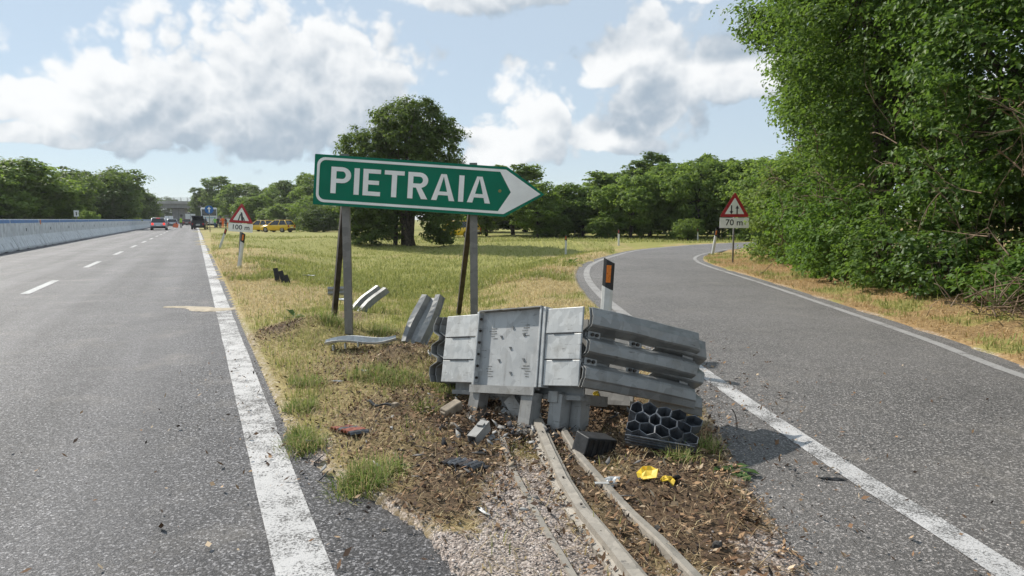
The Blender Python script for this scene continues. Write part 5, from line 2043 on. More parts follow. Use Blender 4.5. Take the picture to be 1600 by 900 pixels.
# ------------------------------------------------------------------ people (a few pixels tall, far down the road)
def person(label, loc, rz, top, legs, h=1.75, arm=(0.12, 0.12), hair=M_HAIR, vest=None, stride=.08):
    k = h / 1.75
    J = {'pel': (0, 0, .95), 'spine': (0, .01, 1.15), 'chest': (0, 0, 1.36), 'neck': (0, 0, 1.50), 'head': (0, -.015, 1.60), 'crown': (0, 0, 1.70)}
    rad = {'pel': (.155, .11), 'spine': (.145, .10), 'chest': (.165, .115), 'neck': (.055, .055), 'head': (.078, .092), 'crown': (.06, .07)}
    E = [('pel', 'spine'), ('spine', 'chest'), ('chest', 'neck'), ('neck', 'head'), ('head', 'crown')]
    for s, sg in (('l', -1), ('r', 1)):
        st = stride * sg
        J.update({'hip' + s: (.10 * sg, 0, .88), 'kn' + s: (.105 * sg, -st * .4, .50), 'an' + s: (.11 * sg, st, .08), 'to' + s: (.12 * sg, st - .16, .035)})
        rad.update({'hip' + s: (.095, .095), 'kn' + s: (.062, .062), 'an' + s: (.045, .05), 'to' + s: (.04, .035)})
        E += [('pel', 'hip' + s), ('hip' + s, 'kn' + s), ('kn' + s, 'an' + s), ('an' + s, 'to' + s)]
        a = arm[0] if s == 'l' else arm[1]
        J.update({'sh' + s: (.19 * sg, 0, 1.40), 'el' + s: ((.21 + a) * sg, .02, 1.14), 'wr' + s: ((.20 + a * .9) * sg, -.10, .91), 'ha' + s: ((.20 + a * .8) * sg, -.14, .82)})
        rad.update({'sh' + s: (.06, .06), 'el' + s: (.045, .045), 'wr' + s: (.032, .032), 'ha' + s: (.035, .02)})
        E += [('chest', 'sh' + s), ('sh' + s, 'el' + s), ('el' + s, 'wr' + s), ('wr' + s, 'ha' + s)]
    names = list(J)
    me = bpy.data.meshes.new('person')
    me.from_pydata([Vector(J[n]) * k for n in names], [(names.index(a), names.index(b)) for a, b in E], [])
    o = bpy.data.objects.new('person', me)
    COL.objects.link(o)
    md = o.modifiers.new('skin', 'SKIN')
    o.modifiers.new('sub', 'SUBSURF').render_levels = 1
    o.modifiers['sub'].levels = 1
    sv = me.skin_vertices[0].data
    for i, n in enumerate(names):
        sv[i].radius = [r * k for r in rad[n]]
        sv[i].use_root = n == 'pel'
    ev = bpy.data.meshes.new_from_object(o.evaluated_get(bpy.context.evaluated_depsgraph_get()))
    bpy.data.objects.remove(o)
    ev.name = 'person'
    ev.materials.clear()
    for m in (legs, top, M_SKIN, hair, M_TRIM):
        ev.materials.append(m)
    for p in ev.polygons:
        c = p.center / k
        z = c.z
        far = abs(c.x) > .17
        if z > 1.63 or (z > 1.55 and c.y > .02):
            i = 3
        elif z > 1.49:
            i = 2
        elif far and z < 1.10:
            i = 2
        elif z > .93 or (far and z > 1.0):
            i = 1
        elif z > .09:
            i = 0
        else:
            i = 4
        p.material_index = i
        p.use_smooth = True
    q = obj('person', ev, None, None, loc, (0, 0, rz))
    tag(q, label, 'person', 'people at the roadside')
    if vest:
        mb = MB()
        ring = lambda z, rx, ry: [(rx * math.cos(a * math.pi / 6) * k, ry * math.sin(a * math.pi / 6) * k, z * k) for a in range(12)]
        loft(mb, [ring(.90, .185, .14), ring(1.1, .175, .135), ring(1.3, .20, .15), ring(1.43, .19, .13), ring(1.50, .09, .08)], 0, True, False)
        mb.build('vest', vest, q)
        mb = MB()
        loft(mb, [ring(1.08, .19, .148), ring(1.13, .192, .15)], 0, True, False)
        mb.build('reflective_band', M_SIGNWHITE, q)
    return q


cl = lambda n, c: pbr(n, c, .85, 0, .1, 12)
C_NAVY, C_BLUE, C_HIVIS, C_ORG, C_GRN, C_BLK, C_WHT, C_PINK = (cl('navy_cloth', (.02, .025, .05)), cl('blue_cloth', (.08, .14, .30)), cl('hivis_yellow', (.45, .75, .03)), cl('hivis_orange', (.90, .17, .03)),
                                                              cl('hivis_green', (.25, .62, .12)), cl('black_cloth', (.018, .018, .02)), cl('white_cloth', (.7, .7, .7)), cl('pale_pink_cloth', (.6, .42, .4)))
person('person in yellow hi-vis vest and dark trousers walking on the carriageway', on_road(282.8, 106), yaw + R(20), C_NAVY, C_NAVY, 1.78, vest=C_HIVIS)
person('person in blue shirt bending beside the dark estate car', on_road(321.5, 98), yaw + R(120), C_BLUE, C_BLK, 1.74)
person('person in green jacket and blue trousers behind the coach', on_road(336.0, 108), yaw + R(200), C_GRN, C_BLUE, 1.72)
person('person in dark clothes right of the coach', on_road(341.0, 109), yaw + R(160), C_BLK, C_BLK, 1.78)
person('person in pale top between dark clothed person and orange suit', on_road(344.5, 110), yaw + R(30), C_PINK, C_BLK, 1.7)
person('person in orange rescue suit standing by the verge', on_road(348.3, 104), yaw + R(-30), C_ORG, C_ORG, 1.80)
person('person in black beside the orange suit on the right', on_road(352.8, 106), yaw + R(60), C_BLK, C_BLK, 1.76)
person('person in white top at right of the group', on_road(356.8, 108), yaw + R(180), C_WHT, C_ORG, 1.74)


# ------------------------------------------------------------------ overpass
def overpass():
    Y = 235
    c = AT(268, 343, Y)
    t = thing('overpass', 'grey concrete overpass with railing crossing the carriageway', 'bridge', (c.x, c.y, 0), (0, 0, R(10)))
    z0 = AT(268, 325, Y).z
    z1 = AT(268, 314.5, Y).z
    mb = MB(); mb.box((-60, -4, z0), (60, 4, z1 - .9)); mb.build('girder', M_CONCB, t)
    mb = MB(); mb.box((-60, -4.6, z1 - .9), (60, 4.6, z1), 0); mb.build('deck', pbr('pale_deck_edge', (.36, .355, .345), .8, 0, .1, .5), t)
    for s in (-4.4, 4.4):
        mb = MB()
        for z in (.35, .7, 1.15):
            mb.box((-60, s - .03, z1 + z), (60, s + .03, z1 + z + .05))
        mb.build('rail', M_RAIL, t)
        for k in range(-16, 17):
            mb = MB(); mb.box((k * 2.2 - .05, s - .05, z1), (k * 2.2 + .05, s + .05, z1 + 1.25)); mb.build('railing_post', M_RAIL, t)
    px_ = lambda u: (u - 268) / F * Y
    mb = MB(); mb.box((px_(271), -1.5, -.5), (px_(290), 1.5, z0 - .01), 0, None, .3); pr = mb.build('pier', M_CONCB, t)
    mb = MB(); mb.box((px_(280.5) - .01, -1.53, -.5), (px_(280.5) + .05, -1.505, z0)); mb.build('joint', M_TRIM, pr)
    mb = MB(); mb.disc_cyl((px_(284.5), -1.55, z0 - 2.6), .45, .06, 'y', 16); mb.build('round_plate', M_DARKPOST, pr)
    for s in (-1, 1):
        mb = MB(); mb.box((s * 24 - 3 + (14 if s < 0 else -8), -4, -.5), (s * 24 + 3 + (14 if s < 0 else -8), 4, z0 - .01)); mb.build('abutment', M_CONCB, t)


overpass()


# ------------------------------------------------------------------ trees
def tube_arrays(paths, n=6):
    """paths: list of (points (k,3), radii (k,)) -> arrays"""
    V, FC, b = [], [], 0
    an = np.arange(n) * 2 * np.pi / n
    for P, r in paths:
        P = np.asarray(P, float)
        T = np.gradient(P, axis=0)
        T /= np.linalg.norm(T, axis=1)[:, None] + 1e-9
        ref = np.where(np.abs(T[:, 2:3]) < .9, np.array([[0, 0, 1.]]), np.array([[1., 0, 0]]))
        A = np.cross(T, ref)
        A /= np.linalg.norm(A, axis=1)[:, None] + 1e-9
        B = np.cross(T, A)
        ring = P[:, None] + (A[:, None] * np.cos(an)[None, :, None] + B[:, None] * np.sin(an)[None, :, None]) * np.asarray(r)[:, None, None]
        k = len(P)
        V.append(ring.reshape(-1, 3))
        I = np.arange(k * n).reshape(k, n) + b
        J = np.roll(I, -1, 1)
        FC.append(np.stack([I[:-1], J[:-1], J[1:], I[1:]], -1).reshape(-1, 4))
        b += k * n
    return np.vstack(V), np.vstack(FC)


def leaf_arrays(C, N, size, rng, aspect=.55, fold=.18, lobed=False):
    n = len(C)
    N = N / (np.linalg.norm(N, axis=1)[:, None] + 1e-9)
    q = rng.normal(size=(n, 3))
    T = np.cross(N, q)
    T /= np.linalg.norm(T, axis=1)[:, None] + 1e-9
    B = np.cross(N, T)
    s = size[:, None]
    w = s * aspect
    f = N * s * fold
    if not lobed:
        V = np.stack([C - T * s, C + B * w + f - T * s * .1, C + T * s - f * .6, C - B * w + f - T * s * .1], 1).reshape(-1, 3)
        i = np.arange(n) * 4
        FC = np.concatenate([np.stack([i, i + 1, i + 2], 1), np.stack([i, i + 2, i + 3], 1)])
        return V, FC
    # lobed leaf: three points, folded along the midrib
    V = np.stack([C - T * s * .9, C + B * w * .55 - T * s * .25 + f * .4, C + B * w * 1.15 + T * s * .25 + f, C + B * w * .4 + T * s * .45 + f * .3, C + T * s - f * .5,
                  C - B * w * .4 + T * s * .45 + f * .3, C - B * w * 1.15 + T * s * .25 + f, C - B * w * .55 - T * s * .25 + f * .4], 1).reshape(-1, 3)
    i = np.arange(n) * 8
    tr = [(0, 1, 4), (1, 2, 3), (1, 3, 4), (0, 4, 7), (7, 5, 6), (7, 4, 5)]
    FC = np.concatenate([np.stack([i + a, i + b_, i + c_], 1) for a, b_, c_ in tr])
    return V, FC


def crown_points(blobs_, n_clump, per, rc, rng, shell=.62, flat=.50, up=.75, jitter=.8):
    """leaf centres and normals: clumps hung near the surface of a few overlapping lobes"""
    bl = np.array(blobs_, float)
    wts = (bl[:, 3] * bl[:, 4] * bl[:, 5]) ** (2 / 3)
    bi = rng.choice(len(bl), n_clump, p=wts / wts.sum())
    d = rng.normal(size=(n_clump, 3))
    d /= np.linalg.norm(d, axis=1)[:, None]
    r = shell + (1.02 - shell) * rng.random(n_clump) ** .6
    r = np.where(rng.random(n_clump) < .10, r * rng.uniform(1.02, 1.28, n_clump), r)
    cc = bl[bi, :3] + d * bl[bi, 3:] * r[:, None]
    rr = rc * rng.uniform(.45, 1.4, n_clump)
    k = rng.poisson(per, n_clump)
    ci = np.repeat(np.arange(n_clump), k)
    n = len(ci)
    e = rng.normal(size=(n, 3))
    e /= np.linalg.norm(e, axis=1)[:, None]
    rad = rr[ci] * rng.random(n) ** .5
    P = cc[ci] + e * rad[:, None] * np.array((1, 1, flat))
    N = e * .55 + d[ci] * .35 + np.array((0, 0, up)) + rng.normal(size=(n, 3)) * jitter * .6
    return P, N, cc


def limb_paths(base, top, rad, targets, rng, n_limb, lean=(0, 0)):
    base, top = np.array(base, float), np.array(top, float)
    k = 7
    t = np.linspace(0, 1, k)[:, None]
    wob = np.cumsum(rng.normal(0, .06, (k, 3)) * np.array((1, 1, .0)), 0) * np.linalg.norm(top - base) * .10
    trunk = base + (top - base) * t + wob
    paths = [(trunk, rad * (1 - .78 * t[:, 0]))]
    if len(targets):
        for tg in targets[rng.choice(len(targets), min(n_limb, len(targets)), replace=False)]:
            a = rng.uniform(.22, .8)
            i = a * (k - 1)
            i0 = int(i)
            st = trunk[i0] + (trunk[min(i0 + 1, k - 1)] - trunk[i0]) * (i - i0)
            m1 = st + (tg - st) * .35 + np.array((0, 0, .10)) * np.linalg.norm(tg - st)
            m2 = st + (tg - st) * .7 + rng.normal(0, .05, 3) * np.linalg.norm(tg - st)
            r0 = rad * (1 - .78 * a) * .5
            paths.append((np.array([st, m1, m2, tg]), r0 * np.array((1, .7, .45, .15))))
    return paths


def tree(name, label, cat, loc, lobes, n_clump, per, rc, leaf, mat, seed, trunk_r=.18, stems=1, lobed=False, group=None, aspect=.55, limbs=14, shell=.62, rz=0.0, spread=.5, bare=0):
    rng = np.random.default_rng(seed)
    t = thing(name, label, cat, loc, (0, 0, rz), group)
    P, N, cc = crown_points(lobes, n_clump, per, rc, rng, shell)
    keep = P[:, 2] > .03
    P, N = P[keep], N[keep]
    sz = leaf * rng.uniform(.6, 1.25, len(P))
    V, FC = leaf_arrays(P, N, sz, rng, aspect, .2, lobed)
    obj('crown', np_mesh('crown', V, FC, mat), None, t)
    top = max(b[2] + b[5] * .55 for b in lobes)
    bl = np.array(lobes, float)
    paths = []
    for s in range(stems):
        off = rng.normal(0, spread * .35, 2) if stems > 1 else (0, 0)
        tp = bl[rng.integers(len(bl))][:2] * .55 if stems > 1 else bl[:, :2].mean(0) * .6
        paths += limb_paths((off[0], off[1], -.15), (tp[0], tp[1], top * rng.uniform(.8, 1)), trunk_r * rng.uniform(.7, 1), cc, rng, limbs)
    V, FC = tube_arrays(paths)
    obj('trunk', np_mesh('trunk', V, FC, M_BARK, None, True), None, t)
    return t


def lobes_round(h, r, base, rng, n=9, squash=1.0):
    """overlapping lobes filling a crown between base and h"""
    out = [(0, 0, (h + base) / 2, r * .78, r * .78, (h - base) * .46)]
    for i in range(n):
        a = i * 2.4 + rng.uniform(-.5, .5)
        f = (i + .5) / n
        z = base + (h - base) * (.16 + .72 * f)
        q = math.sqrt(max(.08, 1 - ((z - base) / (h - base) * 2 - .85) ** 2 * .75))
        d = r * .62 * q
        s = r * rng.uniform(.24, .50)
        d *= rng.uniform(.85, 1.25)
        z += rng.uniform(-.08, .10) * (h - base)
        out.append((math.cos(a) * d, math.sin(a) * d, z, s, s, s * .8 * squash))
    return out


# the wood right of the ramp: each tree with its own crown
TL = lambda *a: list(a)
rg = np.random.default_rng(5)
tree('broadleaf_tree', 'nearest tall broadleaf tree at the right edge of the photo', 'tree', (8.4, 7.6, .2),
     [(0, .2, 4.2, 1.9, 2.2, 3.2), (-.9, -.3, 3.0, 1.2, 1.3, 1.5), (-.8, .8, 5.0, 1.4, 1.5, 1.6), (-.5, -.8, 5.3, 1.4, 1.4, 1.5), (0, 0, 7.6, 1.8, 1.8, 1.6), (-.6, .3, 2.3, .8, 1.0, .7)],
     800, 52, .46, .060, L_NEAR, 21, .16, 1, True, 'tall trees of the wood along the ramp', .62, 26)
tree('broadleaf_tree', 'second tall tree of the wood, left of the nearest one', 'tree', (8.5, 11.0, .2),
     [(0, 0, 4.8, 2.0, 2.1, 3.9), (-1.0, -.6, 3.6, 1.3, 1.3, 1.6), (-1.2, .5, 5.4, 1.3, 1.5, 1.6), (-.9, -.5, 7.2, 1.4, 1.5, 1.5), (0, 0, 9.0, 1.7, 1.7, 1.3), (-1.1, .4, 2.2, 1.0, 1.2, 1.1)],
     980, 50, .48, .060, L_NEAR, 22, .17, 1, True, 'tall trees of the wood along the ramp', .6, 26)
tree('broadleaf_tree', 'tall tree overhanging the ramp in the middle of the wood', 'tree', (8.2, 14.8, .2),
     [(0, 0, 5.2, 2.1, 2.2, 4.2), (-1.5, -.4, 5.4, 1.5, 1.6, 1.5), (-1.3, .6, 7.2, 1.5, 1.6, 1.5), (-1.0, -.7, 8.4, 1.4, 1.4, 1.3), (-.8, .2, 3.6, 1.3, 1.5, 1.4), (0, .5, 9.8, 1.7, 1.7, 1.4), (-1.7, 0, 6.6, .9, 1.0, .8)],
     1300, 52, .50, .052, L_NEAR2, 23, .19, 1, False, 'tall trees of the wood along the ramp', .6, 30)
tree('broadleaf_tree', 'leftmost tall tree of the wood, reaching out over the ramp bend', 'tree', (9.6, 19.2, .2),
     [(0, 0, 6.2, 2.2, 2.2, 4.4), (-1.7, -.6, 6.5, 1.5, 1.5, 1.4), (-1.4, .1, 8.6, 1.5, 1.5, 1.3), (-.9, 0, 10.4, 1.7, 1.7, 1.5), (-.9, -.5, 4.4, 1.4, 1.5, 1.4), (-2.1, -.2, 9.2, .8, .9, .5), (-2.7, .2, 6.6, .8, .9, .5)],
     1150, 50, .56, .062, L_NEAR2, 24, .2, 1, False, 'tall trees of the wood along the ramp', .6, 30)
def bare_twigs(parent, seed, x0, y0, y1, z0, z1, n):
    rng = np.random.default_rng(seed)
    paths = []
    for i in range(n):
        b = np.array((rng.uniform(x0, x0 + 1.3), rng.uniform(y0, y1), rng.uniform(z0, z1)))
        d = np.array((rng.uniform(-.9, .2), rng.normal(0, .6), rng.uniform(-.3, .9)))
        d /= np.linalg.norm(d)
        L = rng.uniform(.4, 1.3)
        bow = rng.normal(0, .12, 3) * L
        P_ = np.array([b + d * L * q + bow * 4 * q * (1 - q) for q in np.linspace(0, 1, 5)])
        r_ = rng.uniform(.004, .013)
        paths.append((P_, r_ * np.linspace(1, .3, 5)))
        for k in range(3):
            j = rng.integers(1, 4)
            e = d + rng.normal(0, .6, 3)
            e /= np.linalg.norm(e)
            paths.append((np.array([P_[j], P_[j] + e * L * .25, P_[j] + e * L * .45 + rng.normal(0, .03, 3)]), r_ * np.array((.5, .35, .15))))
    V, FC = tube_arrays(paths, 5)
    o = obj('dead_twigs', np_mesh('dead_twigs', V, FC, M_TWIG, None, True), None, parent)
    o['kind'] = 'stuff'


near_trees = [q for q in bpy.data.objects if q.name.startswith('broadleaf_tree')]
for i, q in enumerate(sorted(near_trees, key=lambda q: q.location.y)[:3]):
    bare_twigs(q, 300 + i, -2.0, -1.6, 1.6, .1, 2.9, 46)
# second row behind, closes the wood
for i, (x, y, h, lab) in enumerate(((11.6, 9.4, 9.5, 'tree in the second row of the wood behind the nearest one'), (11.8, 13.4, 10.5, 'tree in the second row behind the middle of the wood'), (12.2, 18.0, 10.5, 'tree in the second row behind the overhanging one'),
                                    (12.6, 23.0, 8.0, 'rear tree of the wood behind the 70 m sign'), (11.4, 5.6, 9, 'second-row tree at the far right edge'))):
    tree('broadleaf_tree', lab, 'tree', (x, y, .2), lobes_round(h, 2.6, -.3, rg, 11), 640, 26, .6, .10, L_OAK, 40 + i, .18, 1, False, 'tall trees of the wood along the ramp', .6, 12)
for i, (x, y, h, r, lab) in enumerate(((10.4, 14.4, 3.6, 1.6, 'dark understorey bush deep inside the wood'), (10.0, 11.4, 3.2, 1.4, 'dark understorey bush behind the second tall tree'), (9.9, 8.6, 3.0, 1.3, 'dark understorey bush behind the nearest tall tree'), (14.5, 17.5, 5.5, 2.4, 'dark tree closing the back of the wood'))):
    tree('bush', lab, 'bush', (x, y, .1), lobes_round(h, r, -.4, rg, 9), 300, 26, .42, .085, L_OAK, 140 + i, .05, 3, False, 'understorey of the wood', .6, 6)
# shrubs along its foot
SH = [(7.3, 7.5, .8, .7, L_NEAR, 'low dark shrub at the right edge behind the brushwood'), (7.05, 9.4, .9, .7, L_SHRUB, 'dark broadleaf shrub left of the brushwood'), (6.85, 10.8, 1.15, .8, L_NEAR, 'low bright shrub at the foot of the second tall tree'),
      (6.95, 12.3, 1.7, .95, L_NEAR2, 'mid green shrub below the overhanging tree'), (6.9, 14.0, 1.9, .95, L_SHRUB, 'bright green shrub right of the 70 m sign'), (7.35, 15.9, 2.3, 1.05, L_SHRUB, 'rounded bright shrub just right of the 70 m sign post'),
      (8.15, 18.2, 2.9, 1.2, L_SHRUB, 'tall bright shrub directly behind the 70 m plate'), (8.5, 20.9, 3.4, 1.35, L_PALE, 'pale green bushy shrub left behind the 70 m sign'), (9.9, 23.8, 3.7, 1.5, L_SHRUB, 'bushy shrub where the ramp disappears'),
      (11.6, 26.6, 4.0, 1.6, L_SHRUB, 'last bushy shrub inside the ramp bend')]
for i, (x, y, h, r, m, lab) in enumerate(SH):
    lb = [(0, 0, h * .45, r * .8, r * .9, h * .45), (-r * .4, -r * .4, h * .35, r * .6, r * .6, h * .33), (-r * .35, r * .4, h * .55, r * .6, r * .65, h * .35), (r * .2, 0, h * .75, r * .6, r * .6, h * .25), (-r * .45, 0, .3, r * .55, r * .7, .32)]
    tree('shrub', lab, 'shrub', (x, y, .12), lb, int(70 + 75 * r * h * .6), 30, .22 + .04 * h, .034 + .0012 * y, m, 60 + i, .03, 5, False, 'shrubs along the foot of the wood', .62, 5, .5, 0, .5)

# brushwood pile
bpos = GT(1572, 505)
t = thing('brushwood_pile', 'tangle of dry brown branches at the foot of the wood', 'brushwood', bpos)
paths = []
for i in range(70):
    a = RNG.uniform(0, 6.283)
    c0 = np.array((RNG.normal(0, .28), RNG.normal(0, .2), RNG.uniform(.0, .25)))
    ln = RNG.uniform(.25, .7)
    d = np.array((math.cos(a), math.sin(a) * .6, RNG.uniform(-.1, .9)))
    d /= np.linalg.norm(d)
    bow = RNG.normal(0, .16, 3) * ln
    P_ = [c0 + d * ln * q + bow * 4 * q * (1 - q) for q in np.linspace(0, 1, 5)]
    P_ = [np.array((p_[0], p_[1], max(p_[2], .01))) for p_ in P_]
    r_ = RNG.uniform(.004, .010)
    paths.append((np.array(P_), r_ * np.linspace(1, .4, 5)))
V, FC = tube_arrays(paths, 5)
o = obj('branches', np_mesh('branches', V, FC, M_TWIG, None, True), None, t)
o['kind'] = 'stuff'

# the dark round tree in the island
cpos = GT(634, 384)
s = cpos.y / F
tree('oak_tree', 'dark round multi-stemmed tree standing in the field behind the green sign', 'tree', cpos,
     [(0, 0, 4.3, 2.7, 2.6, 2.7), (.3, 0, 6.2, 2.0, 2.0, 1.7), (-2.1, -.3, 4.6, 1.6, 1.7, 1.6), (1.9, 0, 5.0, 1.4, 1.5, 1.7), (-1.5, 0, 2.5, 1.9, 1.8, 1.5), (1.2, .3, 2.6, 1.6, 1.6, 1.3), (.9, -.3, 7.1, 1.1, 1.1, .75), (-.6, .2, 6.8, 1.2, 1.2, .8),
      (2.3, .2, 6.1, .8, .8, .8), (-2.9, 0, 5.3, .8, .8, .7), (-2.5, .3, 1.1, 1.0, .9, 1.0), (1.9, 0, 1.0, .9, .8, .9), (-.9, .4, 1.2, .9, .9, 1.0), (-1.9, -.8, 1.2, 1.5, 1.2, 1.2), (2.2, -.5, 1.4, 1.1, 1.0, 1.3), (-3.0, 0, 2.4, .9, 1.0, 1.5), (2.6, 0, 3.2, .8, .9, 1.4)],
     2000, 34, .42, .085, L_OAK, 81, .20, 6, False, None, .6, 10, .6, 0, 1.2).scale = (1.08, 1.08, 1.13)

# prototypes for the far woods (shared meshes, turned and scaled)
PROTO = []
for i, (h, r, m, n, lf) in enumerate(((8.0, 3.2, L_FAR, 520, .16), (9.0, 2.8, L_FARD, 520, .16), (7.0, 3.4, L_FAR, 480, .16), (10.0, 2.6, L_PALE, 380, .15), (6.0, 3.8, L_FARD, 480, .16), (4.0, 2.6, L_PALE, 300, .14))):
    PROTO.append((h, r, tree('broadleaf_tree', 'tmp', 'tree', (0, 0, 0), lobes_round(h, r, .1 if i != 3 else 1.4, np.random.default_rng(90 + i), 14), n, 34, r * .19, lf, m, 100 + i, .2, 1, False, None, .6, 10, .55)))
used = set()


def far_tree(kind, u, vtop, Y, label, group, wpx=None, mat=None):
    h, r, pr = PROTO[kind]
    if kind in used:
        o = copy_tree(pr)
    else:
        o = pr
        used.add(kind)
    q = AT(u, 350, Y)
    gz = tz(q.x, q.y)
    hh = AT(u, vtop, Y).z - gz
    sz = hh / h
    sx = sz if wpx is None else (wpx / F * Y / 2) / (r * 1.0)
    o.location = (q.x, q.y, gz)
    o.scale = (sx, sx, sz)
    o.rotation_euler = (0, 0, rnd.uniform(0, 6.28))
    tag(o, label, 'tree', group)
    return o


GW = 'trees of the wood behind the ramp'
ORD = ['first', 'second', 'third', 'fourth', 'fifth', 'sixth', 'seventh', 'eighth', 'ninth', 'tenth', 'eleventh', 'twelfth', 'thirteenth', 'fourteenth', 'fifteenth']
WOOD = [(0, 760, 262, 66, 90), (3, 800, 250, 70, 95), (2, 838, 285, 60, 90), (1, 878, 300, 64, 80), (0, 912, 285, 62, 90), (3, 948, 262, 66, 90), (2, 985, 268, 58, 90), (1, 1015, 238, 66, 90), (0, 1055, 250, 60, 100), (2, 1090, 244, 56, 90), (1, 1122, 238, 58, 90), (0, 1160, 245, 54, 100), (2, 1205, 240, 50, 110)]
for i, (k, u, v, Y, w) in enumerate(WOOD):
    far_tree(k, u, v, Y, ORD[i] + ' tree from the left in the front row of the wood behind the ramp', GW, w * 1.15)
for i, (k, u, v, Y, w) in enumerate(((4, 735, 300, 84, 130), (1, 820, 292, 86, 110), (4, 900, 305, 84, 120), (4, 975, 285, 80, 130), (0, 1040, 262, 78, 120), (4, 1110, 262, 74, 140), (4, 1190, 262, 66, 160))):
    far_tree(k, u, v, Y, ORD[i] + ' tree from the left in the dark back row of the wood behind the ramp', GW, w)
# undergrowth in front of that wood
for (u, v, Y, w, l) in ((868, 336, 60, 44, 'low bright bush at the wood edge right of the sign tip'), (940, 340, 57, 40, 'low bush at the wood edge behind the ramp delineators'), (1075, 342, 52, 40, 'low bush at the wood edge left of the 70 m sign')):
    o = far_tree(5, u, v, Y, l, 'bushes along the edge of the far wood', w * 1.3)
    o['category'] = 'bush'
    o.name = 'bush'

GB = 'trees beyond the parked yellow cars'
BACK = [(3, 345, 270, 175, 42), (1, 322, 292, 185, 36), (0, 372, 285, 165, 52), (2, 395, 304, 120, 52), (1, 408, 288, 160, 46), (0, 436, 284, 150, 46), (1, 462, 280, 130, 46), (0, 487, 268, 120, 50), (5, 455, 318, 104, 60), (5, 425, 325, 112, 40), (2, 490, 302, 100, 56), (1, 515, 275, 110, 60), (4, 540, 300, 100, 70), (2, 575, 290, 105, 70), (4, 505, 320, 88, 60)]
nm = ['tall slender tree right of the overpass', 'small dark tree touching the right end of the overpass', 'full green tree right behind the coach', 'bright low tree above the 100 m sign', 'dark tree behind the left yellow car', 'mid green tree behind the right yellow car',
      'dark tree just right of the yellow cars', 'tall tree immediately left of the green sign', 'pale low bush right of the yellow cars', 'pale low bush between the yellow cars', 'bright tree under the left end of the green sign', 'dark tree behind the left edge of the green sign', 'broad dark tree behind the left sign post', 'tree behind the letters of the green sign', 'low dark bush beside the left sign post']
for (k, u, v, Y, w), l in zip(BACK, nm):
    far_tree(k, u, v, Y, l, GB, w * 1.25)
GL = 'trees beyond the median barrier'
LEFT = [(2, -10, 262, 60, 120, 'tree cut by the left edge of the photo'), (0, 45, 248, 64, 130, 'dark broad tree leftmost behind the barrier'), (4, 92, 282, 72, 90, 'lower dark tree right of the leftmost broad one'), (4, 150, 268, 92, 120, 'wide umbrella-shaped dark tree behind the barrier'), (3, 192, 262, 118, 44, 'slender feathery tree right of the umbrella-shaped one'),
        (1, 205, 285, 130, 50, 'dark tree left of the overpass end'), (5, 178, 318, 100, 60, 'pale shrub at the foot of the umbrella-shaped tree'), (4, 222, 300, 150, 44, 'dark tree in front of the overpass end'), (5, 140, 330, 60, 30, 'small pale bush just above the barrier'), (1, 110, 265, 110, 60, 'tree rising behind the lower dark one'), (4, 246, 312, 280, 50, 'dark tree seen beyond the overpass railing'), (1, 300, 316, 270, 40, 'dark tree beyond the overpass on the right')]
for (k, u, v, Y, w, l) in LEFT:
    far_tree(k, u, v, Y, l, GL, w * 1.25)


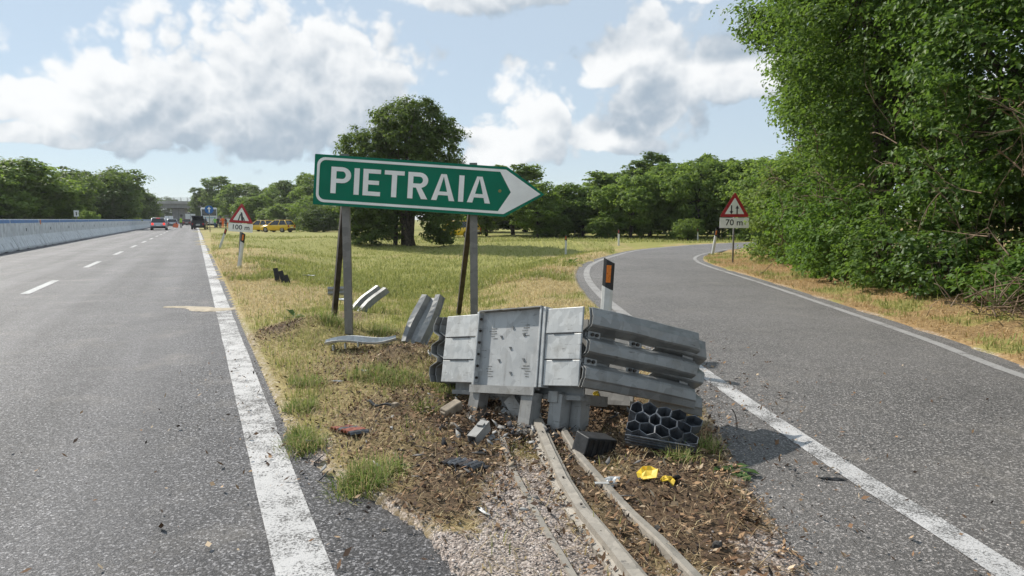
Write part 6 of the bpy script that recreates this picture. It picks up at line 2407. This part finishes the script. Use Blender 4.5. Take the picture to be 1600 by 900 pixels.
# ------------------------------------------------------------------ weeds and stems
def weed(label, u, v, n, ln, lw, mat, seed, upright=.5):
    rng = np.random.default_rng(seed)
    p = GT(u, v)
    t = thing('weed', label, 'weed', p)
    for i in range(n):
        a = i * 2.4 + rng.uniform(-.3, .3)
        el = rng.uniform(.15, 1.0) * upright
        L_ = ln * rng.uniform(.6, 1.1)
        d = Vector((math.cos(a) * math.cos(el), math.sin(a) * math.cos(el), math.sin(el)))
        s_ = Vector((-math.sin(a), math.cos(a), 0))
        c = d * L_ * .35
        mb = MB()
        pts = [(0, 0), (.3, .10), (.5, .42), (.62, .28), (.8, .40), (1.0, .0)]
        v_ = [c * .3]
        for q, w in pts[1:-1]:
            z = Vector((0, 0, -.25 * q * q * L_))
            v_ += [d * L_ * q + z + s_ * w * lw + Vector((0, 0, .1 * lw)), d * L_ * q + z - s_ * w * lw + Vector((0, 0, .1 * lw)), d * L_ * q + z]
        v_.append(d * L_ + Vector((0, 0, -.25 * L_)))
        f = [(0, 1, 3), (0, 3, 2)]
        for k in range(3):
            b_ = 1 + 3 * k
            f += [(b_, b_ + 3, b_ + 5, b_ + 2), (b_ + 2, b_ + 5, b_ + 4, b_ + 1)]
        f += [(10, 13, 12), (12, 13, 11)]
        mb.add(v_, f)
        mb.build('leaf', mat, t)


weed('green leafy weed growing at the shaded edge of the litter', 1148, 735, 11, .13, .07, L_WEED, 3)
weed('second smaller green weed right of the leafy one', 1182, 742, 7, .10, .05, L_WEED, 4)
weed('small green weed in front of the honeycomb block', 1062, 720, 6, .07, .035, L_WEED, 5, .9)
weed('green weed on the bank left of the sign posts', 460, 497, 9, .20, .08, L_WEED, 6, 1.0)
weed('broad-leaved weed in the grass left of the ramp bend', 893, 412, 9, .34, .14, L_WEED, 7, .9)
weed('green weed beside the left cushion leg', 690, 612, 8, .10, .04, L_WEED, 8, 1.0)
p = GT(1150, 690)
t = thing('wire_stem', 'thin dark looped stem standing beside the ramp edge line', 'stem', p)
mb = MB()
mb.tube([(0, 0, 0), (.0, .0, .10), (-.012, 0, .18), (-.035, 0, .215), (-.02, 0, .20), (-.004, 0, .16), (.008, 0, .09), (.004, 0, 0)], .0022, 5)
mb.build('stalk', M_DARKPOST, t)


# ------------------------------------------------------------------ summer haze
def haze():
    mb = MB()
    mb.box((-420, -60, -1.2), (330, 700, 24))
    m, t, out = new_mat('thin_haze')
    pv = t.n('ShaderNodeVolumePrincipled')
    pv.inputs['Color'].default_value = (0.93, 0.96, 1.0, 1)
    pv.inputs['Density'].default_value = 0.00022
    pv.inputs['Anisotropy'].default_value = 0.3
    t.t.links.new(pv.outputs[0], out.inputs['Volume'])
    o = mb.build('haze', m)
    tag(o, 'pale summer haze over the whole place', 'haze', None, 'stuff')


haze()
